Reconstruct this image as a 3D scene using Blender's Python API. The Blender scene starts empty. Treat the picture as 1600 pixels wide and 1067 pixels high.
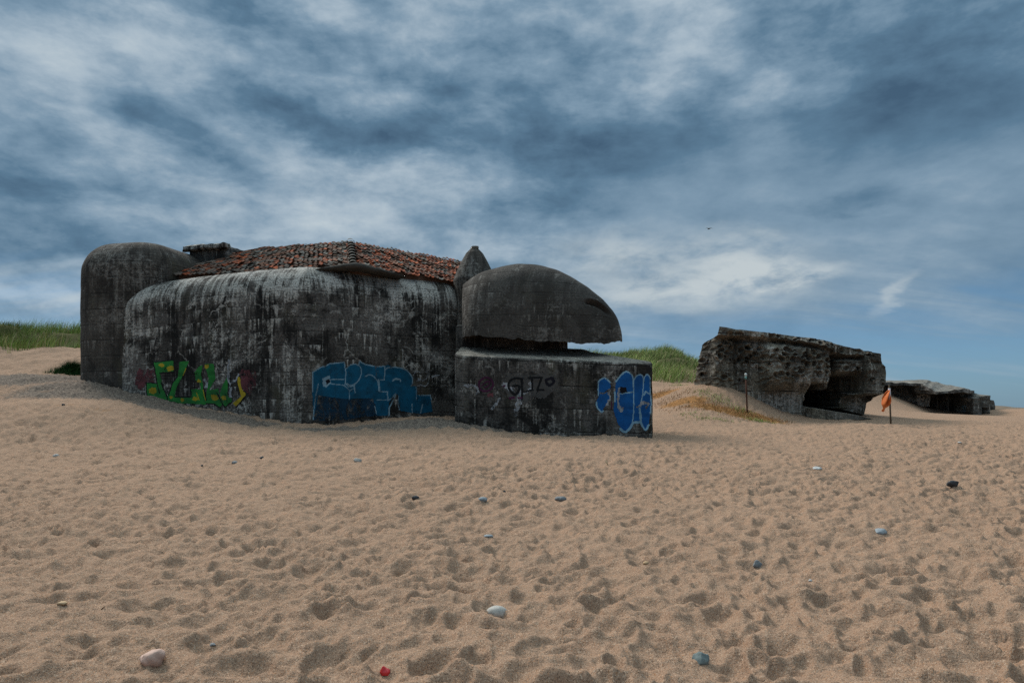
import bpy, math, random
import numpy as np
from mathutils import Vector
from mathutils.bvhtree import BVHTree

random.seed(7)
RNG = np.random.default_rng(11)
SC = bpy.context.scene
COL = SC.collection
F, H, CX, HY = 1067.0, 1.6, 800.0, 640.0      # lens in photo pixels, eye height, principal column, horizon row

# ------------------------------------------------------------------ noise
def _hash(i, j, seed):
    h = (i.astype(np.int64) * 374761393 + j.astype(np.int64) * 668265263 + seed * 974634531) & 0xFFFFFFFF
    h = ((h ^ (h >> 13)) * 1274126177) & 0xFFFFFFFF
    h = ((h ^ (h >> 15)) * 2246822519) & 0xFFFFFFFF
    return ((h ^ (h >> 16)) & 0xFFFFFF) / float(0xFFFFFF)

def vnoise(x, y, seed=0):
    x = np.asarray(x, float); y = np.asarray(y, float)
    i = np.floor(x); j = np.floor(y); fx = x - i; fy = y - j
    i = i.astype(np.int64); j = j.astype(np.int64)
    fx = fx**3*(fx*(fx*6-15)+10); fy = fy**3*(fy*(fy*6-15)+10)
    a = _hash(i, j, seed); b = _hash(i+1, j, seed); c = _hash(i, j+1, seed); d = _hash(i+1, j+1, seed)
    return (a*(1-fx)+b*fx)*(1-fy) + (c*(1-fx)+d*fx)*fy - 0.5

def fbm(x, y, seed=0, octv=4, gain=0.5):
    x = np.asarray(x, float); y = np.asarray(y, float)
    s = 0; a = 1.0; f = 1.0
    for k in range(octv):
        s = s + a*vnoise(x*f+17.3*k, y*f-9.1*k, seed+k); a *= gain; f *= 2.03
    return s

def sstep(a, b, x):
    t = np.clip((x-a)/(b-a), 0, 1); return t*t*(3-2*t)

# ------------------------------------------------------------------ objects
def link(o, parent=None):
    COL.objects.link(o)
    if parent is not None: o.parent = parent
    return o

def tag(o, label=None, cat=None, group=None, kind=None):
    if label: o['label'] = label
    if cat: o['category'] = cat
    if group: o['group'] = group
    if kind: o['kind'] = kind
    return o

def empty(name, loc, label, cat, group=None):
    o = bpy.data.objects.new(name, None); o.location = loc; o.empty_display_size = .3
    link(o); return tag(o, label, cat, group)

def obj(name, verts, faces, mats, parent=None, uv=None, smooth=True, fmat=None, vcol=None, loc=None, sharp=None):
    """one mesh object; verts are world coordinates, shifted to the parent's (or own) origin"""
    V = np.asarray(verts, float)
    off = np.zeros(3)
    if parent is not None:
        p = parent; 
        while p is not None:
            off = off + np.array(p.location); p = p.parent
    if loc is not None: off = off + np.array(loc)
    me = bpy.data.meshes.new(name)
    V = V - off
    if isinstance(faces, np.ndarray):
        k = faces.shape[1]; nf = len(faces)
        me.vertices.add(len(V)); me.vertices.foreach_set('co', V.astype(np.float32).ravel())
        me.loops.add(nf*k); me.loops.foreach_set('vertex_index', faces.astype(np.int32).ravel())
        me.polygons.add(nf)
        me.polygons.foreach_set('loop_start', np.arange(0, nf*k, k, dtype=np.int32))
        me.update(calc_edges=True)
    else:
        me.from_pydata(V.tolist(), [], [list(f) for f in faces])
    if not isinstance(mats, (list, tuple)): mats = [mats]
    for m in mats: me.materials.append(m)
    n = len(me.polygons)
    me.polygons.foreach_set('use_smooth', np.full(n, smooth, dtype=bool))
    if fmat is not None: me.polygons.foreach_set('material_index', np.asarray(fmat, dtype=np.int32))
    li = np.zeros(len(me.loops), dtype=np.int32); me.loops.foreach_get('vertex_index', li)
    if uv is not None:
        l = me.uv_layers.new(name='UVMap'); l.data.foreach_set('uv', np.asarray(uv, dtype=np.float32)[li].ravel())
    if vcol is not None:
        for nm, c in vcol.items():
            a = me.attributes.new(nm, 'FLOAT_COLOR', 'POINT')
            c = np.asarray(c, dtype=np.float32)
            if c.shape[1] == 3: c = np.hstack([c, np.ones((len(c), 1), np.float32)])
            a.data.foreach_set('color', c.ravel())
    me.validate(); me.update()
    o = bpy.data.objects.new(name, me)
    if loc is not None: o.location = loc
    link(o, parent)
    if sharp is not None:
        mod = o.modifiers.new('edges', 'EDGE_SPLIT'); mod.split_angle = math.radians(sharp)
    return o

def grid_faces(nr, nc, flip=False):
    i = np.arange(nr-1)[:, None]; j = np.arange(nc-1)[None, :]
    a = (i*nc+j).ravel(); b = a+1; c = a+nc+1; d = a+nc
    return np.stack([a, d, c, b] if flip else [a, b, c, d], 1)

# ------------------------------------------------------------------ node helper
class NT:
    def __init__(s, tree): s.t = tree; s.N = tree.nodes; s.L = tree.links
    def n(s, typ, **kw):
        o = s.N.new(typ)
        for k, v in kw.items(): setattr(o, k, v)
        return o
    def put(s, sock, v):
        if isinstance(v, bpy.types.NodeSocket): s.L.new(v, sock)
        elif v is not None:
            if isinstance(v, (tuple, list)) and len(v) == 3 and sock.type == 'RGBA': v = (*v, 1)
            sock.default_value = v
    def m(s, op, a, b=None, c=None, clamp=False):
        o = s.n('ShaderNodeMath', operation=op, use_clamp=clamp)
        s.put(o.inputs[0], a)
        if b is not None: s.put(o.inputs[1], b)
        if c is not None: s.put(o.inputs[2], c)
        return o.outputs[0]
    def vm(s, op, a, b=None):
        o = s.n('ShaderNodeVectorMath', operation=op); s.put(o.inputs[0], a)
        if b is not None: s.put(o.inputs[1], b)
        return o.outputs[0]
    def mix(s, f, a, b, bt='MIX'):
        o = s.n('ShaderNodeMixRGB', blend_type=bt); s.put(o.inputs[0], f); s.put(o.inputs[1], a); s.put(o.inputs[2], b)
        return o.outputs[0]
    def noise(s, vec, scale=1, detail=4, rough=.5, dist=0, out='Fac', lac=2.0):
        o = s.n('ShaderNodeTexNoise'); s.put(o.inputs['Vector'], vec)
        for k, v in (('Scale', scale), ('Detail', detail), ('Roughness', rough), ('Distortion', dist), ('Lacunarity', lac)): o.inputs[k].default_value = v
        return o.outputs[out]
    def vor(s, vec, scale=1, feature='F1', rnd=1.0, out='Distance'):
        o = s.n('ShaderNodeTexVoronoi', feature=feature); s.put(o.inputs['Vector'], vec)
        o.inputs['Scale'].default_value = scale; o.inputs['Randomness'].default_value = rnd
        return o.outputs[out]
    def map(s, vec, scale=(1, 1, 1), loc=(0, 0, 0), rot=(0, 0, 0)):
        o = s.n('ShaderNodeMapping'); s.put(o.inputs['Vector'], vec)
        o.inputs['Scale'].default_value = scale; o.inputs['Location'].default_value = loc; o.inputs['Rotation'].default_value = rot
        return o.outputs[0]
    def ss(s, x, a, b, lo=0, hi=1):
        o = s.n('ShaderNodeMapRange', interpolation_type='SMOOTHSTEP'); s.put(o.inputs[0], x)
        for i, v in enumerate((a, b, lo, hi)): o.inputs[i+1].default_value = v
        return o.outputs[0]
    def ramp(s, fac, stops):
        o = s.n('ShaderNodeValToRGB'); s.put(o.inputs[0], fac); e = o.color_ramp.elements
        while len(e) < len(stops): e.new(.5)
        for k, (p, c) in zip(e, stops): k.position = p; k.color = (*c, 1) if len(c) == 3 else c
        return o.outputs[0]
    def sep(s, v):
        o = s.n('ShaderNodeSeparateXYZ'); s.put(o.inputs[0], v); return o.outputs
    def comb(s, x, y, z=0.0):
        o = s.n('ShaderNodeCombineXYZ'); s.put(o.inputs[0], x); s.put(o.inputs[1], y); s.put(o.inputs[2], z); return o.outputs[0]
    def attr(s, name):
        return s.n('ShaderNodeAttribute', attribute_name=name).outputs['Color']
    def bump(s, h, strength=.5, dist=.02, normal=None):
        o = s.n('ShaderNodeBump'); s.put(o.inputs['Height'], h); o.inputs['Strength'].default_value = strength; o.inputs['Distance'].default_value = dist
        if normal is not None: s.put(o.inputs['Normal'], normal)
        return o.outputs[0]

def material(name):
    m = bpy.data.materials.new(name); m.use_nodes = True
    t = NT(m.node_tree); b = m.node_tree.nodes['Principled BSDF']
    b.inputs['Roughness'].default_value = .95; b.inputs['Specular IOR Level'].default_value = .15
    return m, t, b

def plain(name, c, var=.25, scale=20, rough=.8, spec=.2, bumpd=.0):
    m, t, b = material(name)
    co = t.n('ShaderNodeTexCoord').outputs['Object']
    n = t.noise(co, scale, 5, .6)
    col = t.mix(n, tuple(x*(1-var) for x in c), tuple(min(1, x*(1+var)) for x in c))
    t.put(b.inputs['Base Color'], col); b.inputs['Roughness'].default_value = rough; b.inputs['Specular IOR Level'].default_value = spec
    if bumpd: t.put(b.inputs['Normal'], t.bump(n, .6, bumpd))
    return m

# ------------------------------------------------------------------ materials
def concrete(name, dark=(.021, .0195, .0185), mid=(.122, .107, .093), white=(.52, .49, .455), amount=1.0, eave=(5.2, 6.4),
             board=.5, crack=1.0, moss=.6, brown=0.0, uv=True, lit_tops=0.0, stain=1.0):
    m, t, b = material(name)
    tc = t.n('ShaderNodeTexCoord')
    P = tc.outputs['UV'] if uv else tc.outputs['Object']
    x, y, z = t.sep(P)
    if not uv: P = t.comb(x, z, y); x, y, z = t.sep(P)
    n_big = t.noise(P, .55, 6, .62, .4)
    n_mid = t.noise(P, 2.6, 8, .68, .6)
    n_fine = t.noise(P, 16, 7, .72)
    n_grain = t.noise(P, 70, 4, .7)
    # base tone
    f = t.m('ADD', t.m('MULTIPLY', n_big, .55), t.m('ADD', t.m('MULTIPLY', n_mid, .45), t.m('MULTIPLY', n_fine, .35)))
    base = t.mix(t.ss(f, .46, .92), dark, mid)
    # each formwork board row and panel has its own tone
    vv = t.m('DIVIDE', t.m('ADD', y, t.m('MULTIPLY', t.m('SUBTRACT', t.noise(P, .4, 2), .5), .10)), board)
    row = t.m('FLOOR', vv); fr = t.m('FRACT', vv)
    wn = t.n('ShaderNodeTexWhiteNoise', noise_dimensions='2D'); t.put(wn.inputs['Vector'], t.comb(row, t.m('FLOOR', t.m('ADD', t.m('DIVIDE', x, 7.3), t.m('MULTIPLY', row, .37)))))
    base = t.mix(t.m('MULTIPLY', t.m('SUBTRACT', wn.outputs[0], .3), .35, clamp=True), base, t.mix(.5, base, mid))
    base = t.mix(1.0, base, t.ramp(n_fine, [(.30, (.35, .35, .35)), (.50, (.95, .95, .95)), (.72, (1.7, 1.68, 1.62))]), 'MULTIPLY')
    blk = t.noise(t.map(P, (.75, .55, 1), (21, 5, 0)), 1.0, 9, .68, .5)
    base = t.mix(t.m('MULTIPLY', t.ss(blk, .50, .58), .78*stain), base, tuple(c*.42 for c in dark))
    # dark run-down stains, vertical
    st = t.noise(t.map(P, (1.5, .10, 1)), 1.0, 6, .62, .5)
    st2 = t.noise(t.map(P, (5.5, .28, 1), (3, 7, 0)), 1.0, 6, .66, .3)
    base = t.mix(t.m('MULTIPLY', t.ss(st, .50, .60), .80*stain), base, tuple(c*.42 for c in dark))
    pt = t.noise(t.map(P, (.8, .5, 1), (41, 17, 0)), 1.0, 8, .66, .4)
    base = t.mix(t.m('MULTIPLY', t.m('MULTIPLY', t.ss(pt, .50, .60), t.ss(n_fine, .32, .55)), .55*amount), base, (.165, .150, .136))
    # brownish / olive patches
    og = t.noise(t.map(P, (.9, .45, 1), (11, 3, 0)), 1.0, 7, .66, .6)
    base = t.mix(t.m('MULTIPLY', t.ss(og, .54, .72), moss), base, (.062, .056, .034))
    rs = t.noise(t.map(P, (1.4, .6, 1), (31, 13, 0)), 1.0, 6, .66, .6)
    base = t.mix(t.m('MULTIPLY', t.ss(rs, .62, .78), .45), base, (.085, .052, .034))
    if brown: base = t.mix(brown, base, (.062, .053, .045))
    # lime runs
    ev = t.ss(y, *eave)
    big_mask = t.ss(t.noise(P, .42, 5, .6, .8), .44, .62)
    thr = t.m('SUBTRACT', t.m('ADD', t.m('MULTIPLY', st2, .62), t.m('ADD', t.m('MULTIPLY', n_mid, .30), t.m('MULTIPLY', n_fine, .16))), t.m('MULTIPLY', t.m('SUBTRACT', big_mask, .5), -.085))
    thr = t.m('ADD', thr, t.m('MULTIPLY', ev, .10))
    runs = t.ss(thr, .555, .68)
    runs = t.m('MULTIPLY', runs, t.ss(n_fine, .36, .54))
    blot = t.m('MULTIPLY', t.ss(t.noise(P, 5.5, 9, .80, .3), .495, .575), t.ss(big_mask, .35, 1))
    blot = t.m('MULTIPLY', blot, .9)
    # lime seeping out of the pour joints and running down
    dn_ = t.m('SUBTRACT', 1.0, fr)
    sn = t.noise(t.comb(t.m('MULTIPLY', x, 5.5), t.m('MULTIPLY', t.m('FLOOR', t.m('ADD', vv, .02)), 3.17)), 1.0, 5, .7)
    sp = t.m('SUBTRACT', t.m('SUBTRACT', sn, .50), t.m('MULTIPLY', dn_, .13))
    seep = t.m('MULTIPLY', t.m('MULTIPLY', t.ss(sp, 0.0, .05), t.ss(n_fine, .34, .52)), t.ss(t.noise(P, .7, 4, .6, .5), .48, .60))
    wp = t.vm('ADD', P, t.vm('SCALE', t.noise(P, 2.5, 4, .6, 0, 'Color')))
    wp.node.inputs[1].links[0].from_node.inputs['Scale'].default_value = .55
    cr = t.vor(t.map(wp, (1.0, .8, 1)), 1.0, 'DISTANCE_TO_EDGE')
    cr = t.m('MULTIPLY', t.ss(cr, .028, .006), t.ss(t.noise(P, .8, 4, .6, 0), .50, .60))
    cr = t.m('MULTIPLY', cr, .6*crack)
    wh = t.m('MAXIMUM', t.m('MAXIMUM', runs, blot), t.m('MAXIMUM', cr, t.m('MULTIPLY', seep, .85)))
    wh = t.m('MULTIPLY', wh, amount, clamp=True)
    tint = t.mix(t.noise(P, 1.2, 3), white, tuple(c*k for c, k in zip(white, (.72, .72, .66))))
    col = t.mix(t.m('MULTIPLY', wh, .92), base, tint)
    # board joints: thin dark broken lines
    jn = t.m('ABSOLUTE', t.m('SUBTRACT', fr, .5))
    joint = t.m('MULTIPLY', t.ss(jn, .47, .492), t.ss(t.noise(t.map(P, (1.2, 4, 1)), 1.0, 4, .6), .42, .56))
    fb = t.m('ABSOLUTE', t.m('SUBTRACT', t.m('FRACT', t.m('MULTIPLY', vv, 4)), .5))
    fine_j = t.m('MULTIPLY', t.ss(fb, .40, .5), t.ss(t.noise(t.map(P, (.9, 6, 1), (5, 0, 0)), 1.0, 4, .6), .45, .6))
    col = t.mix(t.m('MULTIPLY', joint, .8), col, tuple(c*.45 for c in dark))
    col = t.mix(t.m('MULTIPLY', fine_j, .42), col, tuple(c*.7 for c in dark))
    col = t.mix(t.ss(n_grain, .62, .75, 0, .55), col, tuple(c*.35 for c in dark))
    pits = t.m('MULTIPLY', t.ss(t.vor(P, 7.5), .13, .05), t.ss(t.noise(P, 1.1, 3), .5, .6))
    col = t.mix(t.m('MULTIPLY', pits, .8), col, tuple(c*.3 for c in dark))
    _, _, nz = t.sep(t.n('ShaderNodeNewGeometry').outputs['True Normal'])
    top_light = t.m('MULTIPLY', t.ss(nz, .72, .95), t.ss(t.m('ADD', t.m('MULTIPLY', n_mid, .6), t.m('MULTIPLY', n_fine, .4)), .38, .56))  # sky light on upward faces, painted into the colour and broken by noise
    col = t.mix(t.m('MULTIPLY', top_light, lit_tops), col, (.33, .29, .24))
    t.put(b.inputs['Base Color'], col)
    h = t.m('ADD', t.m('MULTIPLY', n_mid, .9), t.m('ADD', t.m('MULTIPLY', n_fine, .7), t.m('MULTIPLY', n_grain, .3)))
    h = t.m('SUBTRACT', h, t.m('ADD', t.m('MULTIPLY', joint, .9), t.m('ADD', t.m('MULTIPLY', fine_j, .35), pits)))
    t.put(b.inputs['Normal'], t.bump(h, .8, .045))
    return m

M_main = concrete('weathered_concrete_wall', amount=1.0)
M_tower = concrete('weathered_concrete_tower', mid=(.095, .082, .068), dark=(.026, .023, .021), amount=.34, eave=(50, 60), crack=.3, brown=.25, board=.62)
M_dome = concrete('weathered_concrete_cupola', mid=(.082, .075, .067), dark=(.032, .029, .026), amount=.30, eave=(50, 60), crack=.15, moss=.3, brown=.35, board=.42)
M_block = concrete('weathered_concrete_block', mid=(.108, .096, .085), dark=(.019, .018, .017), amount=.85, eave=(50, 60), crack=.5, moss=.5, board=.8, lit_tops=.75)
M_b2 = concrete('weathered_concrete_pitted', mid=(.27, .235, .18), dark=(.026, .025, .023), amount=.9, eave=(50, 60), crack=.3, moss=.75, uv=False, board=1.5, stain=.5, lit_tops=.35)
M_b3 = concrete('weathered_concrete_far', mid=(.20, .185, .160), dark=(.026, .025, .023), amount=.9, eave=(50, 60), crack=.2, moss=.75, uv=False, board=1.8, stain=.5, lit_tops=.4)
M_slab = concrete('weathered_concrete_slab', mid=(.16, .152, .14), dark=(.05, .047, .044), amount=.6, eave=(50, 60), crack=.3, moss=.3, uv=False, lit_tops=.5)

def paint(name, c, wear=.5, c2=None, scale=3.0):
    m, t, b = material(name)
    co = t.n('ShaderNodeTexCoord').outputs['Object']
    x, y, z = t.sep(co); P = t.comb(t.m('ADD', x, t.m('MULTIPLY', y, .5)), z, 0.0)
    n = t.noise(t.map(P, (1, .6, 1)), scale, 8, .72, .5)
    n2 = t.noise(P, 26, 5, .7)
    col = t.mix(t.ss(t.noise(P, 1.7, 5, .65), .35, .68), c, c2 or tuple(k*.55 for k in c))
    col = t.mix(t.ss(n2, .5, .8, 0, .5), col, tuple(k*.3 for k in c))
    t.put(b.inputs['Base Color'], col); b.inputs['Roughness'].default_value = .7
    tr = t.n('ShaderNodeBsdfTransparent'); mx = t.n('ShaderNodeMixShader')
    a = t.m('ADD', t.m('MULTIPLY', n, .75), t.m('MULTIPLY', n2, .25))
    t.put(mx.inputs[0], t.ss(a, wear-.10, wear+.02)); t.L.new(tr.outputs[0], mx.inputs[1]); t.L.new(b.outputs[0], mx.inputs[2])
    t.L.new(mx.outputs[0], t.N['Material Output'].inputs[0])
    return m

PAINT = {
    'blue': paint('faded_blue_paint', (.003, .080, .150), .43, (.004, .046, .082)),
    'ghost': paint('nearly_gone_blue_paint', (.008, .035, .065), .52),
    'light': paint('pale_outline_paint', (.20, .30, .36), .465),
    'bright': paint('bright_blue_paint', (.005, .085, .27), .375, (.004, .055, .18)),
    'edge': paint('pale_blue_edge_paint', (.24, .40, .50), .445),
    'green': paint('green_paint', (.022, .17, .03), .445, (.016, .085, .024)),
    'yellow': paint('yellow_paint', (.38, .27, .02), .42),
    'black': paint('black_paint', (.008, .008, .009), .30),
    'soft': paint('faint_black_paint', (.008, .007, .012), .40),
    'red': paint('faded_red_paint', (.13, .042, .048), .525),
    'purple': paint('dark_purple_paint', (.06, .012, .04), .40),
    'worn': paint('worn_pale_patch', (.072, .067, .062), .49, (.05, .047, .044)),
    'white': paint('white_lime_paint', (.34, .35, .37), .52),
}

# ------------------------------------------------------------------ terrain
YB = np.array([-60, -10, 0, 4, 7, 10, 15, 20, 25, 35, 50, 75, 120, 200, 330, 380, 5000.])
ZB = np.array([-.3, -.1, 0, 0, .06, .15, .36, .57, .68, .9, 1.1, 1.27, 1.34, 1.36, 1.36, -3, -3.])
def base_z(Y):
    s = 0
    for k in (-.08, -.04, 0, .04, .08): s = s + np.interp(Y*(1+k), YB, ZB)
    return s/5

def dune_s(X, Y):
    s1 = (X+25)*-.376 + (Y-33)*.927
    s2 = (X-12)*-.88 + (Y-48)*.474
    k = 2.5
    h = np.clip(.5+.5*(s2-s1)/k, 0, 1)
    return s2*(1-h)+s1*h - k*h*(1-h)
SD = np.array([-100, -15, -11, -8, -4, 0, 3, 7, 15, 400.])
ZD = np.array([0, 0, .3, .8, 1.9, 3.2, 4.3, 5.15, 5.3, 5.3])
def dune_z(X, Y):
    s = dune_s(X, Y); a = 0
    for k in (-1.2, 0, 1.2): a = a + np.interp(s+k, SD, ZD)
    a = a/3
    a = a + sstep(-1, 5, s)*(fbm(X*.16, Y*.16, 31, 4)*1.5) + sstep(-9, -3, s)*fbm(X*.5, Y*.5, 33, 3)*.25
    # the dunes sink into the beach before the sea
    return a*sstep(330, 200, Y)

def PX(px, py, d): return ((px-CX)/F*d, d, H+(HY-py)/F*d)
CTRL = [PX(*c) for c in [
    (128, 591, 27.6), (160, 598, 27.2), (200, 608, 26.7), (250, 621, 26.4), (300, 633, 26.1), (350, 642, 25.8), (400, 651, 25.5), (440, 657, 25.2), (475, 661, 25),
    (520, 660, 25.5), (560, 656, 26), (640, 650, 27), (690, 648, 27.7),
    (715, 658, 23.9), (760, 667, 23.9), (820, 674, 23.9), (900, 680, 23.9), (1018, 683, 23.9), (1100, 679, 25.2),
    (60, 606, 26), (0, 596, 27), (0, 632, 22), (60, 573, 30.5), (-60, 596, 27), (150, 630, 22), (250, 650, 22.0),
    (128, 568, 31.5), (0, 553, 33.2), (100, 553, 33.6),
    (360, 668, 22), (500, 680, 21.5), (640, 684, 21), (800, 693, 20), (1000, 693, 20), 
    (1098, 600, 37), (1125, 604, 36.5), (1150, 607, 36), (1170, 618, 35.9), (1200, 634, 35.8), (1230, 646, 35.7), (1280, 652, 35.5), (1330, 655, 35.4), (1373, 655, 35.5), (1384, 652, 36),
    (1040, 630, 36), (1100, 640, 33), (1165, 646, 33.5), (1210, 655, 33), (1060, 600, 44), (1030, 592, 47.5), (1098, 602, 42),
    (1040, 662, 30), (1300, 662, 32), (1391, 662, 33), (1500, 660, 33),
]]
CTRL += [PX(*c) for c in [(1400, 622, 72), (1430, 643, 73), (1480, 644, 73), (1562, 645, 73), (1390, 612, 75), (1500, 650, 60), (1395, 640, 60)]]
CTRL += [PX(*c) for c in [(1010, 563, 54), (940, 571, 52), (890, 576, 50.5), (1080, 566, 54), (1010, 566, 62), (930, 573, 62), (870, 577, 60), (1080, 568, 62)]]
CTRL = np.array(CTRL)
def _sig(c): return np.where(c[:, 1] > 55, 8.0, np.where(c[:, 1] > 30, 3.6, 2.8))
SIG = _sig(CTRL)
_R = CTRL[:, 2] - base_z(CTRL[:, 1]) - dune_z(CTRL[:, 0], CTRL[:, 1])
_D2 = (CTRL[:, None, 0]-CTRL[None, :, 0])**2 + (CTRL[:, None, 1]-CTRL[None, :, 1])**2
_K = np.exp(-_D2/SIG[None, :]**2)
_W = np.linalg.solve(_K.T@_K + np.eye(len(CTRL))*2e-3, _K.T@_R)
def ground_z(X, Y):
    X = np.asarray(X, float); Y = np.asarray(Y, float)
    z = base_z(Y) + dune_z(X, Y)
    for (cx, cy, _), w, s in zip(CTRL, _W, SIG):
        z = z + w*np.exp(-((X-cx)**2+(Y-cy)**2)/s**2)
    return z

def pits(X, Y, c, seed, amp, rot=0.4):
    x = X/c; y = Y/c
    i0 = np.floor(x).astype(np.int64); j0 = np.floor(y).astype(np.int64)
    out = np.zeros_like(x)
    for di in (-1, 0, 1):
        for dj in (-1, 0, 1):
            i = i0+di; j = j0+dj
            px = i + _hash(i, j, seed); py = j + _hash(i, j, seed+1)
            r = .30 + .42*_hash(i, j, seed+2); th = _hash(i, j, seed+3)*math.pi
            el = .62 + .38*_hash(i, j, seed+4); on = np.clip(_hash(i, j, seed+5)*1.0+.15, 0, 1)
            dx = x-px; dy = y-py
            u = dx*np.cos(th)+dy*np.sin(th); v = -dx*np.sin(th)+dy*np.cos(th)
            d2 = (u/r)**2 + (v/(r*el))**2
            d = np.sqrt(d2)
            out += on*(-np.clip(1-d2, 0, 1)**1.3 + .42*np.exp(-((d-1.08)/.26)**2))
    return out*amp

def sand_detail(X, Y, dy):
    wx = X + .10*fbm(X*2.2, Y*2.2, 61, 3); wy = Y + .10*fbm(X*2.2+9, Y*2.2, 62, 3)
    a = .82 + .5*np.clip(fbm(X*.22, Y*.22, 77, 3)+.45, 0, 1)
    z = pits(wx, wy, .44, 101, .047)*sstep(.45, .2, dy) + pits(wx, wy, .27, 201, .043)*sstep(.24, .11, dy) + pits(wx, wy, .16, 301, .020)*sstep(.12, .05, dy)
    z = z - np.abs(fbm(wx*2.1, wy*3.0, 45, 3))*.115*sstep(.3, .12, dy) - np.abs(fbm(wx*4.4, wy*6.0, 46, 2))*.048*sstep(.18, .08, dy)
    z = z + fbm(X*.9, Y*.9, 88, 3)*.09*sstep(.8, .4, dy) + fbm(X*7, Y*7, 89, 3)*.010*sstep(.1, .04, dy)
    return z*a

def hit(px, py):
    """where the sight line through a photo pixel meets the ground"""
    dx = (px-CX)/F; dz = (HY-py)/F
    ys = np.geomspace(2.5, 300, 6000)
    g = ground_z(dx*ys, ys) + sand_detail(dx*ys, ys, .006*ys+.006)*(ys < 60)
    k = np.argmax(H+dz*ys < g)
    return dx*ys[k], ys[k], float(g[k])

rows = np.concatenate([np.linspace(-60, 1.5, 40)[:-1], np.linspace(1.5, 3, 50)[:-1], 3*np.exp(np.arange(0, math.log(46/3), .0056)), 46*np.exp(np.arange(.02, math.log(6000/46)+.02, .02))])
un = np.linspace(-.86, .86, 860)
uo = np.concatenate([np.linspace(.88, 1.6, 60), np.array([1.8, 2.2, 3, 4.5, 7])])
us = np.concatenate([-uo[::-1], un, uo])
Yg = np.repeat(rows[:, None], len(us), 1); Xg = us[None, :]*np.sqrt(Yg**2+6)
dYr = np.gradient(rows)[:, None]*np.ones_like(Yg)
dXr = np.gradient(us)[None, :]*np.sqrt(Yg**2+6)
Zg = ground_z(Xg, Yg)
sl = sstep(0, 3.5, dune_s(Xg, Yg))
damp = 1 - .75*sstep(650/640*30, 42, Yg)
Zg = Zg + sand_detail(Xg, Yg, np.maximum(dYr, dXr))*damp*(1-.6*sl)
# surface cover: R = dark gravelly litter, G = dry orange grass thatch, B = green turf
pxg = CX + F*Xg/np.maximum(Yg, .1); 
def blob(cx, cy, rx, ry, ang=0):
    dx = Xg-cx; dy = Yg-cy; c, s = math.cos(ang), math.sin(ang)
    return np.exp(-(((dx*c+dy*s)/rx)**2 + ((-dx*s+dy*c)/ry)**2))
lit = np.zeros_like(Xg)
for px, py, rx, ry in ((60, 588, 3, 1.2), (130, 605, 2.5, 1.3), (200, 620, 2.6, 1.2), (280, 640, 2.4, 1.0), (350, 652, 2.0, .8), (600, 662, 3.5, .7), (700, 663, 2.5, .8)):
    hx, hy, _ = hit(px, py); lit = np.maximum(lit, blob(hx, hy, rx, ry, .2))
thatch = np.zeros_like(Xg)
for px, py, rx, ry in ((1030, 617, 1.6, .9), (1070, 626, 1.7, .8), (1110, 636, 1.6, .8), (1150, 646, 1.6, .8), (1190, 653, 1.5, .8)):
    hx, hy, _ = hit(px, py); thatch = np.maximum(thatch, blob(hx, hy, rx, ry, -.5))
for px, py, rx, ry in ((100, 632, 1.0, .25), (150, 640, 1.0, .25), (70, 612, .8, .3)):
    hx, hy, _ = hit(px, py); thatch = np.maximum(thatch, .55*blob(hx, hy, rx, ry, .2))
turf = sstep(0.2, 3.0, dune_s(Xg, Yg)+fbm(Xg*.35, Yg*.35, 5, 3)*3.0+1.8*(Xg > 0))
cover = np.stack([lit, thatch, turf], -1).reshape(-1, 3)

m_sand, t, b = material('beach_sand')
tc = t.n('ShaderNodeTexCoord'); P = tc.outputs['Object']
n1 = t.noise(P, .35, 5, .6); n2 = t.noise(P, 3.0, 5, .6)
col = t.mix(n1, (.240, .149, .099), (.328, .211, .144))
col = t.mix(t.ss(n2, .3, .7, 0, .5), col, (.28, .188, .130))
g1 = t.vor(P, 165, out='Color'); gx, gy, gz = t.sep(g1)
col = t.mix(t.ss(gx, .70, .95, 0, .75), col, (.085, .055, .038))
col = t.mix(t.ss(gy, .74, 1.0, 0, .45), col, (.58, .45, .33))
col = t.mix(t.ss(gz, .86, 1.0, 0, .55), col, (.42, .20, .09))
g2 = t.noise(P, 60, 3, .7); col = t.mix(t.ss(g2, .56, .74, 0, .45), col, (.14, .095, .066))
cv = t.attr('cover'); cr, cg, cb = t.sep(cv)
nl = t.noise(t.map(P, (1, 1, 1)), 9, 7, .75)
nl2 = t.vor(P, 22, out='Color'); nlx, nly, _ = t.sep(nl2)
lm = t.m('MULTIPLY', t.ss(t.m('ADD', t.m('MULTIPLY', cr, .62), t.m('MULTIPLY', nl, .55)), .42, .60), .9)
grav = t.mix(nlx, (.05, .043, .04), (.21, .17, .135))
col = t.mix(lm, col, grav)
tm = t.ss(t.m('ADD', t.m('MULTIPLY', cg, .6), t.m('MULTIPLY', t.noise(P, 4, 7, .75), .6)), .55, .78)
col = t.mix(t.m('MULTIPLY', tm, .85), col, t.mix(nlx, (.12, .055, .015), (.36, .17, .055)))
gm = t.ss(t.m('ADD', t.m('MULTIPLY', cb, .6), t.m('MULTIPLY', t.noise(P, 1.2, 7, .75), .6)), .55, .85)
col = t.mix(t.m('MULTIPLY', gm, .9), col, t.mix(nl, (.018, .028, .008), (.10, .095, .035)))
t.put(b.inputs['Base Color'], col); b.inputs['Roughness'].default_value = 1; b.inputs['Specular IOR Level'].default_value = .05
hb = t.m('ADD', t.m('MULTIPLY', t.noise(P, 95, 4, .75), .5), t.m('ADD', t.m('MULTIPLY', t.noise(P, 14, 5, .6), 1.6), t.m('MULTIPLY', t.noise(P, 4.5, 4, .55), 3.0)))
t.put(b.inputs['Normal'], t.bump(hb, .65, .022))
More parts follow.
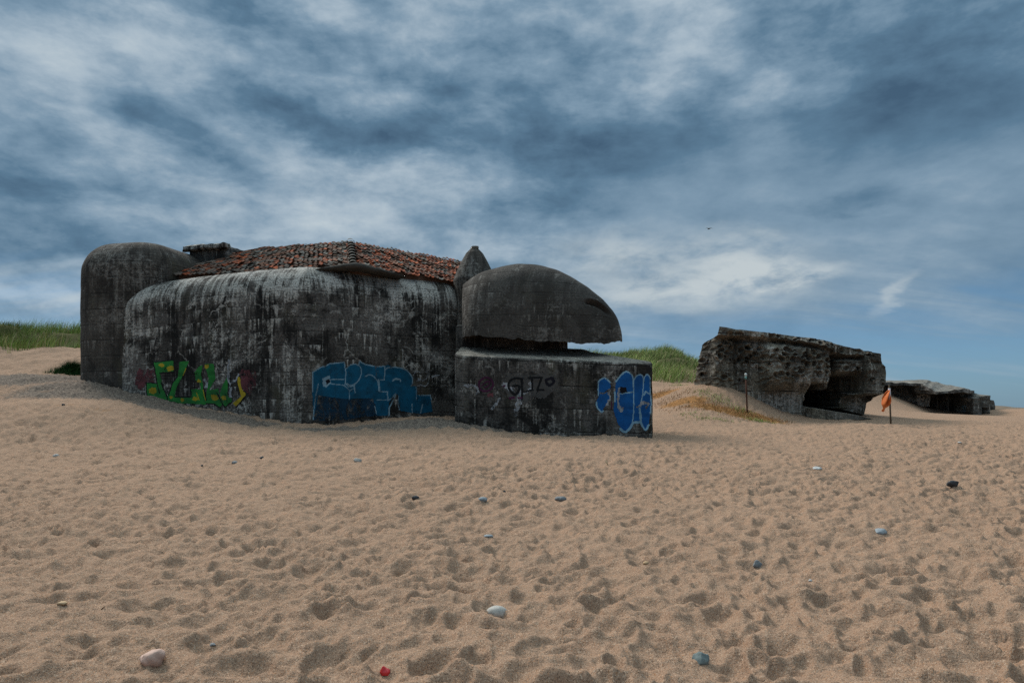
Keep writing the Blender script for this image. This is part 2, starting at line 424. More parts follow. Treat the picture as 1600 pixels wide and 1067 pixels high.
g = obj('sand_beach', np.stack([Xg, Yg, Zg], -1).reshape(-1, 3), grid_faces(*Xg.shape), m_sand, vcol={'cover': cover})
tag(g, kind='structure')

# sea
m_sea, t, b = material('sea_water')
P = t.n('ShaderNodeTexCoord').outputs['Object']
t.put(b.inputs['Base Color'], t.mix(t.noise(t.map(P, (.01, .05, 1)), 1, 5), (.05, .11, .15), (.16, .23, .27)))
b.inputs['Roughness'].default_value = .35
t.put(b.inputs['Normal'], t.bump(t.noise(t.map(P, (.1, .4, 1)), 1, 6, .6), .5, .5))
s = obj('sea', [(-9000, 345, -1), (9000, 345, -1), (9000, 30000, -1), (-9000, 30000, -1)], [(0, 1, 2, 3)], m_sea); tag(s, kind='structure')

# low far dune past the last bunker
xs = np.linspace(95, 185, 80); ysd = np.linspace(150, 175, 24)
XX, YY = np.meshgrid(xs, ysd)
ZZ = 1.0 + 1.55*np.exp(-((XX-113)/9)**2)*np.sin(np.pi*(YY-150)/25) + .5*np.exp(-((XX-135)/14)**2)*np.sin(np.pi*(YY-150)/25) + fbm(XX*.3, YY*.3, 3)*.25
m_far = plain('far_dune_sand', (.16, .12, .085), .4, .5, 1)
s = obj('far_dune', np.stack([XX, YY, ZZ], -1).reshape(-1, 3), grid_faces(*XX.shape), m_far); tag(s, kind='structure')

# ------------------------------------------------------------------ swept concrete blocks
def inset(pts, o):
    n = len(pts); out = []
    for k in range(n):
        p0, p1, p2 = (np.array(pts[(k+q) % n]) for q in (-1, 0, 1))
        d1 = (p1-p0)/np.linalg.norm(p1-p0); d2 = (p2-p1)/np.linalg.norm(p2-p1)
        n1 = np.array([-d1[1], d1[0]]); n2 = np.array([-d2[1], d2[0]])     # inward for CCW
        A = np.array([n1, n2]); bb = np.array([n1@p1+o, n2@p1+o])
        out.append(np.linalg.solve(A, bb))
    return out

def rounded(pts, rad, counts=None, step=.09, nc=14):
    n = len(pts); segs = []; cnt = []
    T = []
    for k in range(n):
        p0, p1, p2 = (np.array(pts[(k+q) % n]) for q in (-1, 0, 1))
        d1 = (p0-p1)/np.linalg.norm(p0-p1); d2 = (p2-p1)/np.linalg.norm(p2-p1)
        half = math.acos(np.clip(d1@d2, -1, 1))/2
        tl = rad[k]/math.tan(half); tl = min(tl, .57*np.linalg.norm(p0-p1), .57*np.linalg.norm(p2-p1)); r = tl*math.tan(half)
        c = p1 + (d1+d2)/np.linalg.norm(d1+d2)*r/math.sin(half)
        T.append((p1+d1*tl, p1+d2*tl, c, r))
    P = []
    for k in range(n):
        a, b_, c, r = T[k]
        a0 = math.atan2(*(a-c)[::-1]); a1 = math.atan2(*(b_-c)[::-1])
        while a1 < a0: a1 += 2*math.pi
        for q in range(nc): 
            th = a0+(a1-a0)*q/(nc-1); P.append(c+r*np.array([math.cos(th), math.sin(th)]))
        nx = T[(k+1) % n][0]; L = np.linalg.norm(nx-b_)
        m = counts[k] if counts else max(2, int(L/step)); cnt.append(m)
        for q in range(1, m): P.append(b_+(nx-b_)*q/m)
    P.append(P[0])
    return np.array(P), cnt

BVH = []
def register(V, Fc):
    BVH.append(BVHTree.FromPolygons([tuple(v) for v in V], [tuple(int(i) for i in f) for f in Fc]))

def sweep(name, pts, rad, z0, z1, rt, mat, parent, rows_dz=.12, topz=None, amp=.025, seed=0):
    """vertical wall on a rounded plan, rolled over into a flat top. z1 may be a function of (x, y)."""
    base, cnt = rounded(pts, rad)
    prof = [(0, z) for z in np.arange(z0, z1-rt, rows_dz)] + [(rt*(1-math.cos(a)), z1-rt+rt*math.sin(a)) for a in np.linspace(0, math.pi/2, 16)]
    s = np.concatenate([[0], np.cumsum(np.linalg.norm(np.diff(base, axis=0), axis=1))])
    V = []; UV = []; vlen = z0; pz = None
    for o, z in prof:
        ring = base if o < 1e-4 else rounded(inset(pts, o), [max(r-o, .06) for r in rad], cnt)[0]
        if pz is not None: vlen += math.hypot(o-pz[0], z-pz[1])
        pz = (o, z)
        V.append(np.column_stack([ring, np.full(len(ring), z)])); UV.append(np.column_stack([s, np.full(len(s), vlen)]))
    cen = base.mean(0)
    for k in (.6, .25, .02):
        ring = cen+(V[len(prof)-1][:, :2]-cen)*k
        V.append(np.column_stack([ring, np.full(len(ring), prof[-1][1])])); UV.append(np.column_stack([s, np.full(len(s), vlen+(1-k)*3)]))
    nr, nc = len(V), len(base)
    V = np.concatenate(V); UV = np.concatenate(UV)
    if topz is not None:                                    # slope the top
        fz = (V[:, 2]-z0)/(z1-z0); V[:, 2] = z0 + fz*(topz(V[:, 0], V[:, 1])-z0)
    # unevenness: course steps, bulges and chips pushed along the outward direction
    d = np.zeros((len(V), 2)); 
    tang = np.gradient(base, axis=0); nrm = np.column_stack([tang[:, 1], -tang[:, 0]]); nrm /= np.linalg.norm(nrm, axis=1)[:, None]+1e-9
    nrm = np.tile(nrm, (nr, 1))
    row = np.floor(UV[:, 1]/.5)
    off = amp*(fbm(UV[:, 0]*.6, UV[:, 1]*.6, seed+1, 4)*1.6 + (_hash(row.astype(np.int64), np.floor(UV[:, 0]/7.3+row*.37).astype(np.int64), seed+5)-.5)*.6 + np.minimum(0, fbm(UV[:, 0]*3, UV[:, 1]*3, seed+9, 3)+.25)*2.2)
    w = np.ones(len(V)); w[nc*(nr-3):] = 0
    seam = np.minimum(1, np.minimum(UV[:, 0], s[-1]-UV[:, 0])/.3)
    V[:, :2] += nrm*(off*w*seam)[:, None]
    Fc = grid_faces(nr, nc)
    o = obj(name, V, Fc, mat, parent, uv=UV)
    register(V, Fc)
    return o

# ================================================================== BUNKER ONE
B1 = empty('bunker', (-6, 28, 0), 'large black-stained concrete bunker with a tiled roof and an animal-head shaped dome', 'bunker', 'wartime bunkers on the beach')
A = (-7.6, 25.0); Bp = (-2.05, 28.2)
lf = np.array([-.978, .208])
Dp = tuple(np.array(A)+lf*9.7)
bk = np.array([.208, .978])
main_pts = [A, Bp, tuple(np.array(Bp)+np.array([.4, 6.0])), tuple(np.array(A)+np.array([1.2, 10.5])), tuple(np.array(Dp)+bk*8)]
main_pts.append(Dp)
def main_top(x, y):
    q = np.clip((x-A[0])*lf[0]+(y-A[1])*lf[1], 0, 20); return 7.1-.0075*q*q
sweep('main_block', main_pts, [.75, 1.1, .8, .8, .8, 2.7], -.5, 7.1, 1.4, M_main, B1, seed=3, topz=main_top)
# tower (raised round-edged part at the landward end)
tf = np.array(A)+bk*.10
tower_pts = [tuple(tf+lf*6.45), tuple(tf+lf*6.45+bk*7.4), tuple(tf+lf*10.82+bk*7.4), tuple(tf+lf*10.82)]
tower_pts = [tower_pts[3], tower_pts[0], tower_pts[1], tower_pts[2]]
sweep('tower', tower_pts, [1.75, 1.7, 1.5, 1.5], 0, 8.44, 1.3, M_tower, B1, seed=13)

def box_mesh(c, sx, sy, sz, rz=0, n=10, jag=.05, seed=0, taper=0):
    """rough-edged slab: six subdivided faces worn by noise"""
    vs = {}; V = []; Fc = []
    def vid(i, j, k):
        if (i, j, k) not in vs: vs[(i, j, k)] = len(V); V.append((i/n-.5, j/n-.5, k/n-.5))
        return vs[(i, j, k)]
    for i in range(n):
        for j in range(n):
            Fc.append((vid(i, j, 0), vid(i, j+1, 0), vid(i+1, j+1, 0), vid(i+1, j, 0)))
            Fc.append((vid(i, j, n), vid(i+1, j, n), vid(i+1, j+1, n), vid(i, j+1, n)))
            Fc.append((vid(i, 0, j), vid(i+1, 0, j), vid(i+1, 0, j+1), vid(i, 0, j+1)))
            Fc.append((vid(i, n, j), vid(i, n, j+1), vid(i+1, n, j+1), vid(i+1, n, j)))
            Fc.append((vid(0, i, j), vid(0, i, j+1), vid(0, i+1, j+1), vid(0, i+1, j)))
            Fc.append((vid(n, i, j), vid(n, i+1, j), vid(n, i+1, j+1), vid(n, i, j+1)))
    V = np.array(V)
    e = np.sort(np.abs(V), 1)[:, 1]*2                       # 1 on edges
    V = V*(1-.10*np.clip(e-.75, 0, 1)[:, None]*4*min(1, jag*10))
    V[:, :2] *= (1-taper*(V[:, 2:3]+.5))
    V = V*np.array([sx, sy, sz])
    q = V*3+seed*7.7
    V = V + np.column_stack([vnoise(q[:, 1], q[:, 2]+q[:, 0], seed), vnoise(q[:, 0], q[:, 2]-q[:, 1], seed+1), vnoise(q[:, 0]+q[:, 1], q[:, 1]+q[:, 2], seed+2)])*jag*2
    c_, s_ = math.cos(rz), math.sin(rz)
    V = np.column_stack([V[:, 0]*c_-V[:, 1]*s_, V[:, 0]*s_+V[:, 1]*c_, V[:, 2]]) + np.array(c)
    return V, Fc

v, f_ = box_mesh((-13.0, 30.6, 8.22), 2.0, 1.8, .8, -.21, 12, .03, 4); obj('vent_shaft', v, f_, M_slab, B1)
v, f_ = box_mesh((-13.15, 30.4, 8.64), 2.1, 2.0, .22, -.21, 16, .07, 9); obj('vent_cap', v, f_, M_main, B1, uv=v[:, [0, 2]])
v, f_ = box_mesh((-11.7, 30.7, 8.6), .34, .4, .3, 0, 8, .04, 19); obj('vent_cap', v, f_, M_b2, B1)

# --- tiled roof
R0 = np.array([-6.85, 29.0, 8.72]); R1 = np.array([-11.2, 29.93, 8.63]); E0 = np.array([-6.12, 26.35, 7.14]); E1 = np.array([-14.1, 27.75, 6.98])
RR = np.array([-2.45, 32.5, 8.62]); ER = np.array([-1.95, 28.75, 6.87])
m_tile, t, b = material('clay_roof_tiles')
P = t.n('ShaderNodeTexCoord').outputs['Object']
col = t.attr('tile')
lich = t.noise(P, 5, 7, .72, .3); lich2 = t.noise(P, 22, 6, .7)
col = t.mix(t.ss(lich, .44, .60, 0, .62), col, (.050, .046, .040))
col = t.mix(t.ss(lich2, .56, .70, 0, .7), col, (.115, .110, .095))
col = t.mix(t.ss(lich2, .46, .30, 0, .8), col, (.022, .019, .017))
t.put(b.inputs['Base Color'], col); t.put(b.inputs['Normal'], t.bump(lich2, .7, .02))
def bilin(a, b_, c, d, u, v): return (a*(1-u)+b_*u)*(1-v) + (d*(1-u)+c*u)*v       # a,b eave ; d,c ridge
TV, TF, TC = [], [], []
def lay_tiles(ea, eb, rb, ra, redness, seed):
    rng = random.Random(seed)
    w = np.linalg.norm(eb-ea); hgt = np.linalg.norm(ra-ea)*.5+np.linalg.norm(rb-eb)*.5
    nr = int(hgt/.235); 
    nrm = np.cross(eb-ea, ra-ea); nrm /= np.linalg.norm(nrm)
    if nrm[2] < 0: nrm = -nrm
    for r in range(nr):
        l0 = bilin(ea, eb, rb, ra, 0, r/nr); l1 = bilin(ea, eb, rb, ra, 1, r/nr)
        n = max(2, int(np.linalg.norm(l1-l0)/.205))
        for k in range(n):
            if r == 0 and rng.random() < .10: continue
            if rng.random() < .015: continue
            ju = rng.uniform(-.06, .06)/n; jt = rng.uniform(-.03, .03); drop = rng.uniform(-.02, .03)
            base = len(TV); tw = rng.uniform(-.03, .03)
            sag = -.05*math.sin(3*k/n+r)*.6 + .03*math.sin(k*.9+r*1.3)
            for (vv, lift) in ((r/nr-.012+jt*.1, .034), (min(1.0, (r+1.18)/nr), .0)):
                for q in range(6):
                    u = (k+q/5*1.04)/n+ju
                    wave = .022*math.sin(q/5*2*math.pi+.5)
                    p = bilin(ea, eb, rb, ra, u, vv) + nrm*(lift+wave+drop+tw*(q/5-.5)*2+sag*.6+.05)
                    TV.append(p)
            for (lift,) in ((.02,),):
                for q in range(6):
                    TV.append(TV[base+q]-nrm*.03)
            for q in range(5):
                TF.append((base+q, base+q+1, base+6+q+1, base+6+q)); TF.append((base+12+q, base+12+q+1, base+q+1, base+q))
            x = rng.random()
            if x < redness: c = np.array((.32, .078, .030))*rng.uniform(.55, 1.35)
            elif x < redness+.34: c = np.array((.17, .075, .045))*rng.uniform(.5, 1.3)
            elif x < .86: c = np.array((.10, .078, .062))*rng.uniform(.5, 1.4)
            else: c = np.array((.19, .17, .145))*rng.uniform(.6, 1.2)
            TC.extend([c]*18)
lay_tiles(E1, E0, R0, R1, .16, 3)
lay_tiles(E0, ER, RR, R0, .40, 5)
roof = obj('tiled_roof', TV, TF, m_tile, B1, vcol={'tile': np.array(TC)}, smooth=True, sharp=40)
# hip ridge tiles: half-round caps overlapping down the corner
HV, HF = [], []
for k in range(9):
    a = E0+(R0-E0)*(k/9-.015); c = E0+(R0-E0)*((k+1.12)/9)
    dirv = (c-a)/np.linalg.norm(c-a); side = np.cross(dirv, (0, 0, 1)); side /= np.linalg.norm(side); up = np.cross(side, dirv)
    bs = len(HV); j = random.uniform(-.02, .02)
    for p, rr, lf_ in ((a, .17, .12), (c, .13, .06)):
        for q in range(9):
            th = math.pi*q/8
            HV.append(p+side*(math.cos(th)*rr+j)+up*(math.sin(th)*rr*.8+lf_-.02))
    for q in range(8): HF.append((bs+q, bs+q+1, bs+9+q+1, bs+9+q))
m_ridge = plain('mossy_ridge_tile', (.115, .105, .09), .5, 14, .95, .1, .02)
obj('ridge_tiles', HV, HF, m_ridge, roof, smooth=True, sharp=40)
m_bed = plain('mortar_bed', (.11, .066, .046), .5, 6, .95, .05)
# concrete bed under the tiles, closed down to the block top, and the curb at the corner
inE = lambda e, q: e+(q-e)*.07
BV = [inE(E1, R1), inE(E0, R0), inE(ER, RR), RR, R0, R1]; dn = np.array([0, 0, .0])
V = [p-dn for p in BV] + [np.array([p[0], p[1], 6.6]) for p in BV[:3]] + [np.array([RR[0], RR[1], 6.6]), np.array([-6.5, 33.5, 6.6]), np.array([R1[0], R1[1]+3, 6.6])]
obj('roof_bed', V, [(0, 1, 4, 5), (1, 2, 3, 4), (0, 6, 7, 1), (1, 7, 8, 2), (2, 8, 9, 3), (5, 11, 6, 0), (3, 9, 10, 4), (4, 10, 11, 5)], m_bed, B1, smooth=False)
def beam(path, wid, th, seed, wob=.03):
    V = []; Fc = []; n = len(path)
    for i, p in enumerate(path):
        p = np.array(p); d = np.array(path[min(i+1, n-1)])-np.array(path[max(i-1, 0)]); d[2] = 0; d /= np.linalg.norm(d)+1e-9
        sd = np.array([d[1], -d[0], 0]); k = th[i] if hasattr(th, '__len__') else th
        for q in range(8):
            a = math.pi/4+q*math.pi/4
            V.append(p+sd*math.cos(a)*wid*.5*1.1+np.array([0, 0, math.sin(a)*k*.5])+RNG.normal(0, wob*.35, 3))
    for i in range(n-1):
        for q in range(8):
            a = i*8+q; b_ = i*8+(q+1) % 8; Fc.append((a, b_, b_+8, a+8))
    Fc.append(tuple(range(7, -1, -1))); Fc.append(tuple(range((n-1)*8, n*8)))
    return V, Fc
cb = [];
pa = np.array(PX(500, 424, 26.25)); pb_ = np.array(PX(556, 417, 26.05)); pc = np.array(PX(628, 434, 27.2))
cb = [pa+(pb_-pa)*k/8 for k in range(8)] + [pb_+(pc-pb_)*k/12 for k in range(13)]
thk = [.10+.22*k/8 for k in range(8)] + [.32-.2*k/12 for k in range(13)]
v, f_ = beam(cb, .75, thk, 3); obj('corner_curb', v, f_, plain('curb_concrete', (.062, .057, .050), .5, 5, .95, .05, .02), B1)

# --- front block under the dome: polygon plan with a top that slopes up to the back
fb = [(-2.08, 24.0), (4.92, 23.95), (5.05, 24.6), (2.25, 27.6), (1.6, 31), (-1.95, 31)]
def apron_top(x, y): return 3.36 - .042*(x-1.4) + np.clip(y-24.0, 0, 3.4)*.215
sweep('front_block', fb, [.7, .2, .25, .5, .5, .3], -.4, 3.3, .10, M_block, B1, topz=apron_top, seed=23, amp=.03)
# dark firing chamber behind the gap
ch = [(-2.2, 26.4), (.9, 26.6), (2.3, 27.9), (2.3, 31), (-2.2, 31)]
sweep('firing_chamber', ch, [.3, .8, .8, .3, .3], 2.5, 4.9, .1, M_block, B1, seed=33, amp=.01)

# --- the dome shaped like an animal's head
xl, xr = -1.92, 4.36
sx_ = np.linspace(0, 1, 110)
Xs = xl+(xr-xl)*(.5-.5*np.cos(np.pi*sx_))
tp = np.array([(-1.92, 6.55), (-1.5, 6.85), (-1.1, 7.05), (-.5, 7.22), (.3, 7.32), (1.0, 7.28), (1.8, 7.08), (2.4, 6.78), (3.0, 6.38), (3.5, 5.98), (3.9, 5.58), (4.12, 5.28), (4.28, 4.86), (4.36, 4.46)])
def smooth_interp(x, xp, yp, w=.18):
    return sum(np.interp(x+k*w, xp, yp) for k in (-1, -.5, 0, .5, 1))/5
Zt = np.where(Xs > 3.9, np.interp(Xs, tp[:, 0], tp[:, 1]), smooth_interp(Xs, tp[:, 0], tp[:, 1]))
k = sstep(3.4, 3.9, Xs); Zt = (1-k)*smooth_interp(Xs, tp[:, 0], tp[:, 1]) + k*np.interp(Xs, tp[:, 0], tp[:, 1])
def low(x): return smooth_interp(x, [-2.5, 0, 1.5, 3, 3.8, 4.36], [4.42, 4.14, 4.05, 3.99, 4.10, 4.34], .25)                                        # rim height, sinking to the tip
xc = 1.0
def halfw(x):
    ee = np.where(x > xc, 2.3, 3.6)
    u = np.where(x > xc, (x-xc)/(xr-xc+.015), (xc-x)/(xc-xl+.03)); return 2.95*np.power(np.clip(1-np.power(np.clip(u, 0, 1), ee), 0.0, 1), 1/ee)
Wd = np.maximum(halfw(Xs), .12)
th = np.linspace(0, np.pi, 90)
e = 2/2.75
V = []; UV = []
yc = 27.55
for X, zt, w in zip(Xs, Zt, Wd):
    zb = low(X)
    yy = yc - w*np.sign(np.cos(th))*np.abs(np.cos(th))**e
    zz = zb + max(zt-zb, .05)*np.sin(th)**e
    zz = zz + .11*(yy-(yc-w))*(1-np.sin(th)**e)
    V.append(np.column_stack([np.full(len(th), X), yy, zz])); UV.append(np.column_stack([np.full(len(th), X)-yy*.3, zz]))
V = np.concatenate(V); UV = np.concatenate(UV); nr, nc = len(Xs), len(th)
# the brow slit on the snout
px = CX+F*V[:, 0]/V[:, 1]; py = HY-F*(V[:, 2]-H)/V[:, 1]; front = V[:, 1] < yc
uu = (px-933)/17.0; cy = 476+ (px-933)*.52 + 3.5*uu**2
sl_ = np.exp(-np.abs(uu)**4)*np.exp(-((py-cy-1.2)/2.6)**4)*front
lid = np.exp(-np.abs(uu*.95)**4)*np.exp(-((py-cy+4.0)/2.2)**2)*front
cent = np.array([1.2, yc, 4.6]); outd = V-cent; outd /= np.linalg.norm(outd, axis=1)[:, None]
V = V + outd*(lid*.09 - sl_*.22)[:, None]
V = V + outd*(fbm(UV[:, 0]*.7, UV[:, 1]*.7, 91, 4)*.06 + np.minimum(0, fbm(UV[:, 0]*3, UV[:, 1]*3, 92, 3)+.3)*.05)[:, None]
# broken lower rim
rim = (np.arange(len(V)) % nc)
edge = (rim < 3) & True
V[edge, 2] += fbm(V[edge, 0]*4, V[edge, 1]*2, 97, 3)*.10
nV = len(V)
Fc = grid_faces(nr, nc, flip=True).tolist()
# flat underside, set slightly up
U = []
for i in range(nr):
    a, c = V[i*nc], V[i*nc+nc-1]
    for q in range(1, 6):
        kk = q/6; p = a+(c-a)*kk; p = p.copy(); p[2] += .10*math.sin(math.pi*kk)**.5; U.append(p)
U = np.array(U)
for i in range(nr-1):
    ids0 = [i*nc]+[nV+i*5+q for q in range(5)]+[i*nc+nc-1]; ids1 = [(i+1)*nc]+[nV+(i+1)*5+q for q in range(5)]+[(i+1)*nc+nc-1]
    for q in range(6): Fc.append((ids0[q], ids0[q+1], ids1[q+1], ids1[q]))
for i, fl in ((0, False), (nr-1, True)):
    ids = [i*nc+q for q in range(nc)]+[nV+i*5+q for q in range(4, -1, -1)]
    Fc.append(tuple(ids[::-1] if fl else ids))
V = np.vstack([V, U]); UV = np.vstack([UV, U[:, [0, 1]]])
obj('dome', V, Fc, M_dome, B1, uv=UV, sharp=50)
register(V, [f for f in Fc if len(f) == 4])

# --- ear: a worn concrete cone on a short neck
ex, ey = -1.56, 28.4
V = []; UV = []; nth = 40
prof = [(.80, 3.6), (.80, 5.6), (.82, 6.2), (.92, 6.65), (.97, 6.95), (.85, 7.22), (.73, 7.48), (.57, 7.78), (.39, 8.08), (.21, 8.25), (.02, 8.27)]
zs = np.linspace(0, len(prof)-1, 50)
pr = np.array([np.interp(zs, range(len(prof)), [p[0] for p in prof]), np.interp(zs, range(len(prof)), [p[1] for p in prof])]).T
for r, z in pr:
    for q in range(nth+1):
        a = 2*math.pi*q/nth; n_ = 1+.06*float(vnoise(math.cos(a)*1.5+5, math.sin(a)*1.5+z*1.2, 55))
        V.append((ex+r*n_*math.cos(a)*.92, ey+r*n_*math.sin(a), z)); UV.append((a, z))
ear = obj('ear_cone', V, grid_faces(len(pr), nth+1), M_tower, B1, uv=UV)
v, f_ = box_mesh((ex+.0, ey, 8.31), .30, .30, .10, .3, 6, .02, 3); obj('ear_cap', v, f_, M_b2, ear)

# ------------------------------------------------------------------ graffiti, sprayed on the walls
ORIG = Vector((0, 0, H))
def cast(px, py):
    d = Vector(((px-CX)/F, 1, (HY-py)/F)).normalized(); best = None
    for t_ in BVH:
        loc, n, i, dist = t_.ray_cast(ORIG, d)
        if loc is not None and (best is None or dist < best[2]): best = (loc, n if n.dot(d) < 0 else -n, dist)
    return best
def inpoly(poly, x, y):
    r = np.zeros(x.shape, bool); n = len(poly); j = n-1
    for i in range(n):
        xi, yi = poly[i]; xj, yj = poly[j]
        c = ((yi > y) != (yj > y)) & (x < (xj-xi)*(y-yi)/((yj-yi) or 1e-9)+xi); r ^= c; j = i
    return r
def spline(pts, n=10):
    if len(pts) < 3: return pts
    P = [np.array(p, float) for p in pts]; out = []
    for i in range(len(P)-1):
        p0 = P[max(i-1, 0)]; p1 = P[i]; p2 = P[i+1]; p3 = P[min(i+2, len(P)-1)]
        for k in range(n):
            t_ = k/n; out.append(.5*((2*p1)+(-p0+p2)*t_+(2*p0-5*p1+4*p2-p3)*t_**2+(-p0+3*p1-3*p2+p3)*t_**3))
    out.append(P[-1]); return out
def graffiti(label, origin, scale, ops, parent, cell=.8):
    """ops: ('fill', paint, polygon) | ('line', paint, width, points[, smooth]) | ('dot', paint, x, y, r) in enlarged coordinates"""
    pts = []
    for o in ops: pts += list(o[2]) if o[0] == 'fill' else (list(o[3]) if o[0] == 'line' else [(o[2]-o[4], o[3]-o[4]), (o[2]+o[4], o[3]+o[4])])
    pts = np.array(pts); x0, y0 = pts.min(0)-20; x1, y1 = pts.max(0)+20
    st = cell*scale
    gx = np.arange(x0, x1, st); gy = np.arange(y0, y1, st)
    cxg, cyg = np.meshgrid(gx+st/2, gy+st/2)
    wx = cxg + (fbm(cxg/60, cyg/60, 7, 3))*6; wy = cyg + (fbm(cxg/60+40, cyg/60, 8, 3))*6
    lab = np.full(cxg.shape, -1); keys = []
    for o in ops:
        k_ = 34 if o[1] in ('white', 'red', 'worn') else 6
        wx = cxg + fbm(cxg/45, cyg/45, 7, 4)*k_; wy = cyg + fbm(cxg/45+40, cyg/45, 8, 4)*k_
        if o[1] not in keys: keys.append(o[1])
        c = keys.index(o[1])
        if o[0] == 'fill': lab[inpoly(o[2], wx, wy)] = c
        elif o[0] == 'dot': lab[(wx-o[2])**2+((wy-o[3])*1.15)**2 < (o[4]*(1+.5*fbm(cxg/18, cyg/18, 9, 2)))**2] = c
        else:
            pl = spline(o[3]) if len(o) > 4 else o[3]
            for (ax, ay), (bx, by) in zip(pl[:-1], pl[1:]):
                dx, dy = bx-ax, by-ay; L2 = dx*dx+dy*dy+1e-9
                t_ = np.clip(((wx-ax)*dx+(wy-ay)*dy)/L2, 0, 1)
                lab[(wx-ax-t_*dx)**2+(wy-ay-t_*dy)**2 < (o[2]/2)**2] = c
    vid = {}; V = []; Fc = []; fm = []
    def vert(i, j):
        if (i, j) not in vid:
            h = cast(origin[0]+(x0+j*st)/scale, origin[1]+(y0+i*st)/scale)
            if h is None: vid[(i, j)] = None
            else: vid[(i, j)] = len(V); V.append(h[0]+h[1]*.012)
        return vid[(i, j)]
    for i, j in zip(*np.nonzero(lab >= 0)):
        q = [vert(i, j), vert(i+1, j), vert(i+1, j+1), vert(i, j+1)]
        if None in q: continue
        if max((V[a]-V[b_]).length for a, b_ in zip(q, q[1:])) > .25: continue
        Fc.append(q); fm.append(lab[i, j])
    o = obj('graffiti', [tuple(v) for v in V], Fc, [PAINT[k] for k in keys], parent, fmat=fm)
    o['label'] = label
    return o

blue1 = [(130, 220), (200, 175), (330, 125), (470, 110), (482, 180), (560, 132), (630, 145), (638, 100), (720, 140), (830, 160), (910, 155), (940, 135), (1000, 160), (1100, 180), (1180, 230), (1215, 300), (1212, 365), (1258, 372), (1262, 462), (1400, 466), (1420, 560), (1432, 650), (1300, 670), (1080, 640), (1052, 450), (1000, 490), (955, 560), (940, 690), (830, 690), (805, 560), (780, 500), (500, 512), (190, 470), (165, 600), (140, 700), (125, 500)]
graffiti('large faded blue graffiti with pale outlines', (470, 550), 6.957, [
    ('fill', 'ghost', [(160, 480), (800, 480), (830, 690), (700, 700), (500, 735), (180, 750), (130, 740)]),
    ('fill', 'blue', blue1),
    ('fill', 'light', [(230, 292), (308, 250), (326, 340), (270, 385), (240, 372)]), ('fill', 'soft', [(268, 312), (308, 288), (314, 330), (280, 356)]),
    ('line', 'light', 11, [(128, 430), (125, 220), (200, 175), (330, 125), (470, 110), (482, 180), (490, 215), (486, 345), (470, 356)]),
    ('line', 'light', 11, [(490, 180), (540, 142), (600, 136), (645, 165), (656, 215), (640, 280), (600, 335), (550, 360), (500, 345)], 1),
    ('line', 'light', 11, [(628, 150), (636, 100), (700, 135), (800, 158), (910, 155), (914, 185), (905, 305), (842, 300)]),
    ('line', 'light', 12, [(700, 265), (745, 245), (790, 265), (830, 310), (848, 380), (850, 430)], 1), ('line', 'light', 22, [(845, 310), (852, 425)]),
    ('line', 'light', 10, [(850, 430), (942, 430), (945, 530), (990, 500), (1030, 450)]),
    ('line', 'light', 12, [(920, 190), (960, 168), (1060, 165), (1150, 200), (1200, 260), (1216, 320), (1200, 366)], 1),
    ('line', 'light', 9, [(1250, 380), (1256, 512)]), ('line', 'light', 9, [(320, 300), (470, 296)]), ('line', 'light', 9, [(320, 345), (400, 350), (460, 360), (510, 400), (528, 440), (526, 512)], 1),
    ('line', 'light', 14, [(490, 350), (520, 375), (580, 368), (592, 340)]), ('line', 'light', 12, [(580, 370), (590, 440)]), ('line', 'light', 9, [(530, 425), (560, 402), (592, 408)], 1),
    ('line', 'light', 9, [(830, 520), (942, 520)]), ('line', 'light', 16, [(955, 690), (962, 600), (1000, 530), (1030, 460)]),
    ('line', 'light', 10, [(190, 345), (162, 480), (138, 640), (130, 735)]), ('line', 'light', 9, [(800, 590), (820, 665)]), ('line', 'light', 9, [(1060, 480), (1056, 580), (1070, 630)]),
    ('line', 'light', 9, [(1208, 560), (1212, 660)]), ('line', 'light', 12, [(1322, 570), (1300, 660)]),
    ('line', 'light', 16, [(1000, 312), (1022, 292), (1072, 297), (1082, 318)], 1), ('line', 'light', 9, [(1280, 470), (1405, 466), (1420, 520)]),
    ('line', 'white', 9, [(1225, 220), (1300, 215), (1380, 230), (1330, 300), (1270, 300)], 1), ('line', 'white', 14, [(1280, 380), (1380, 340), (1410, 280), (1500, 250)], 1),
], B1)
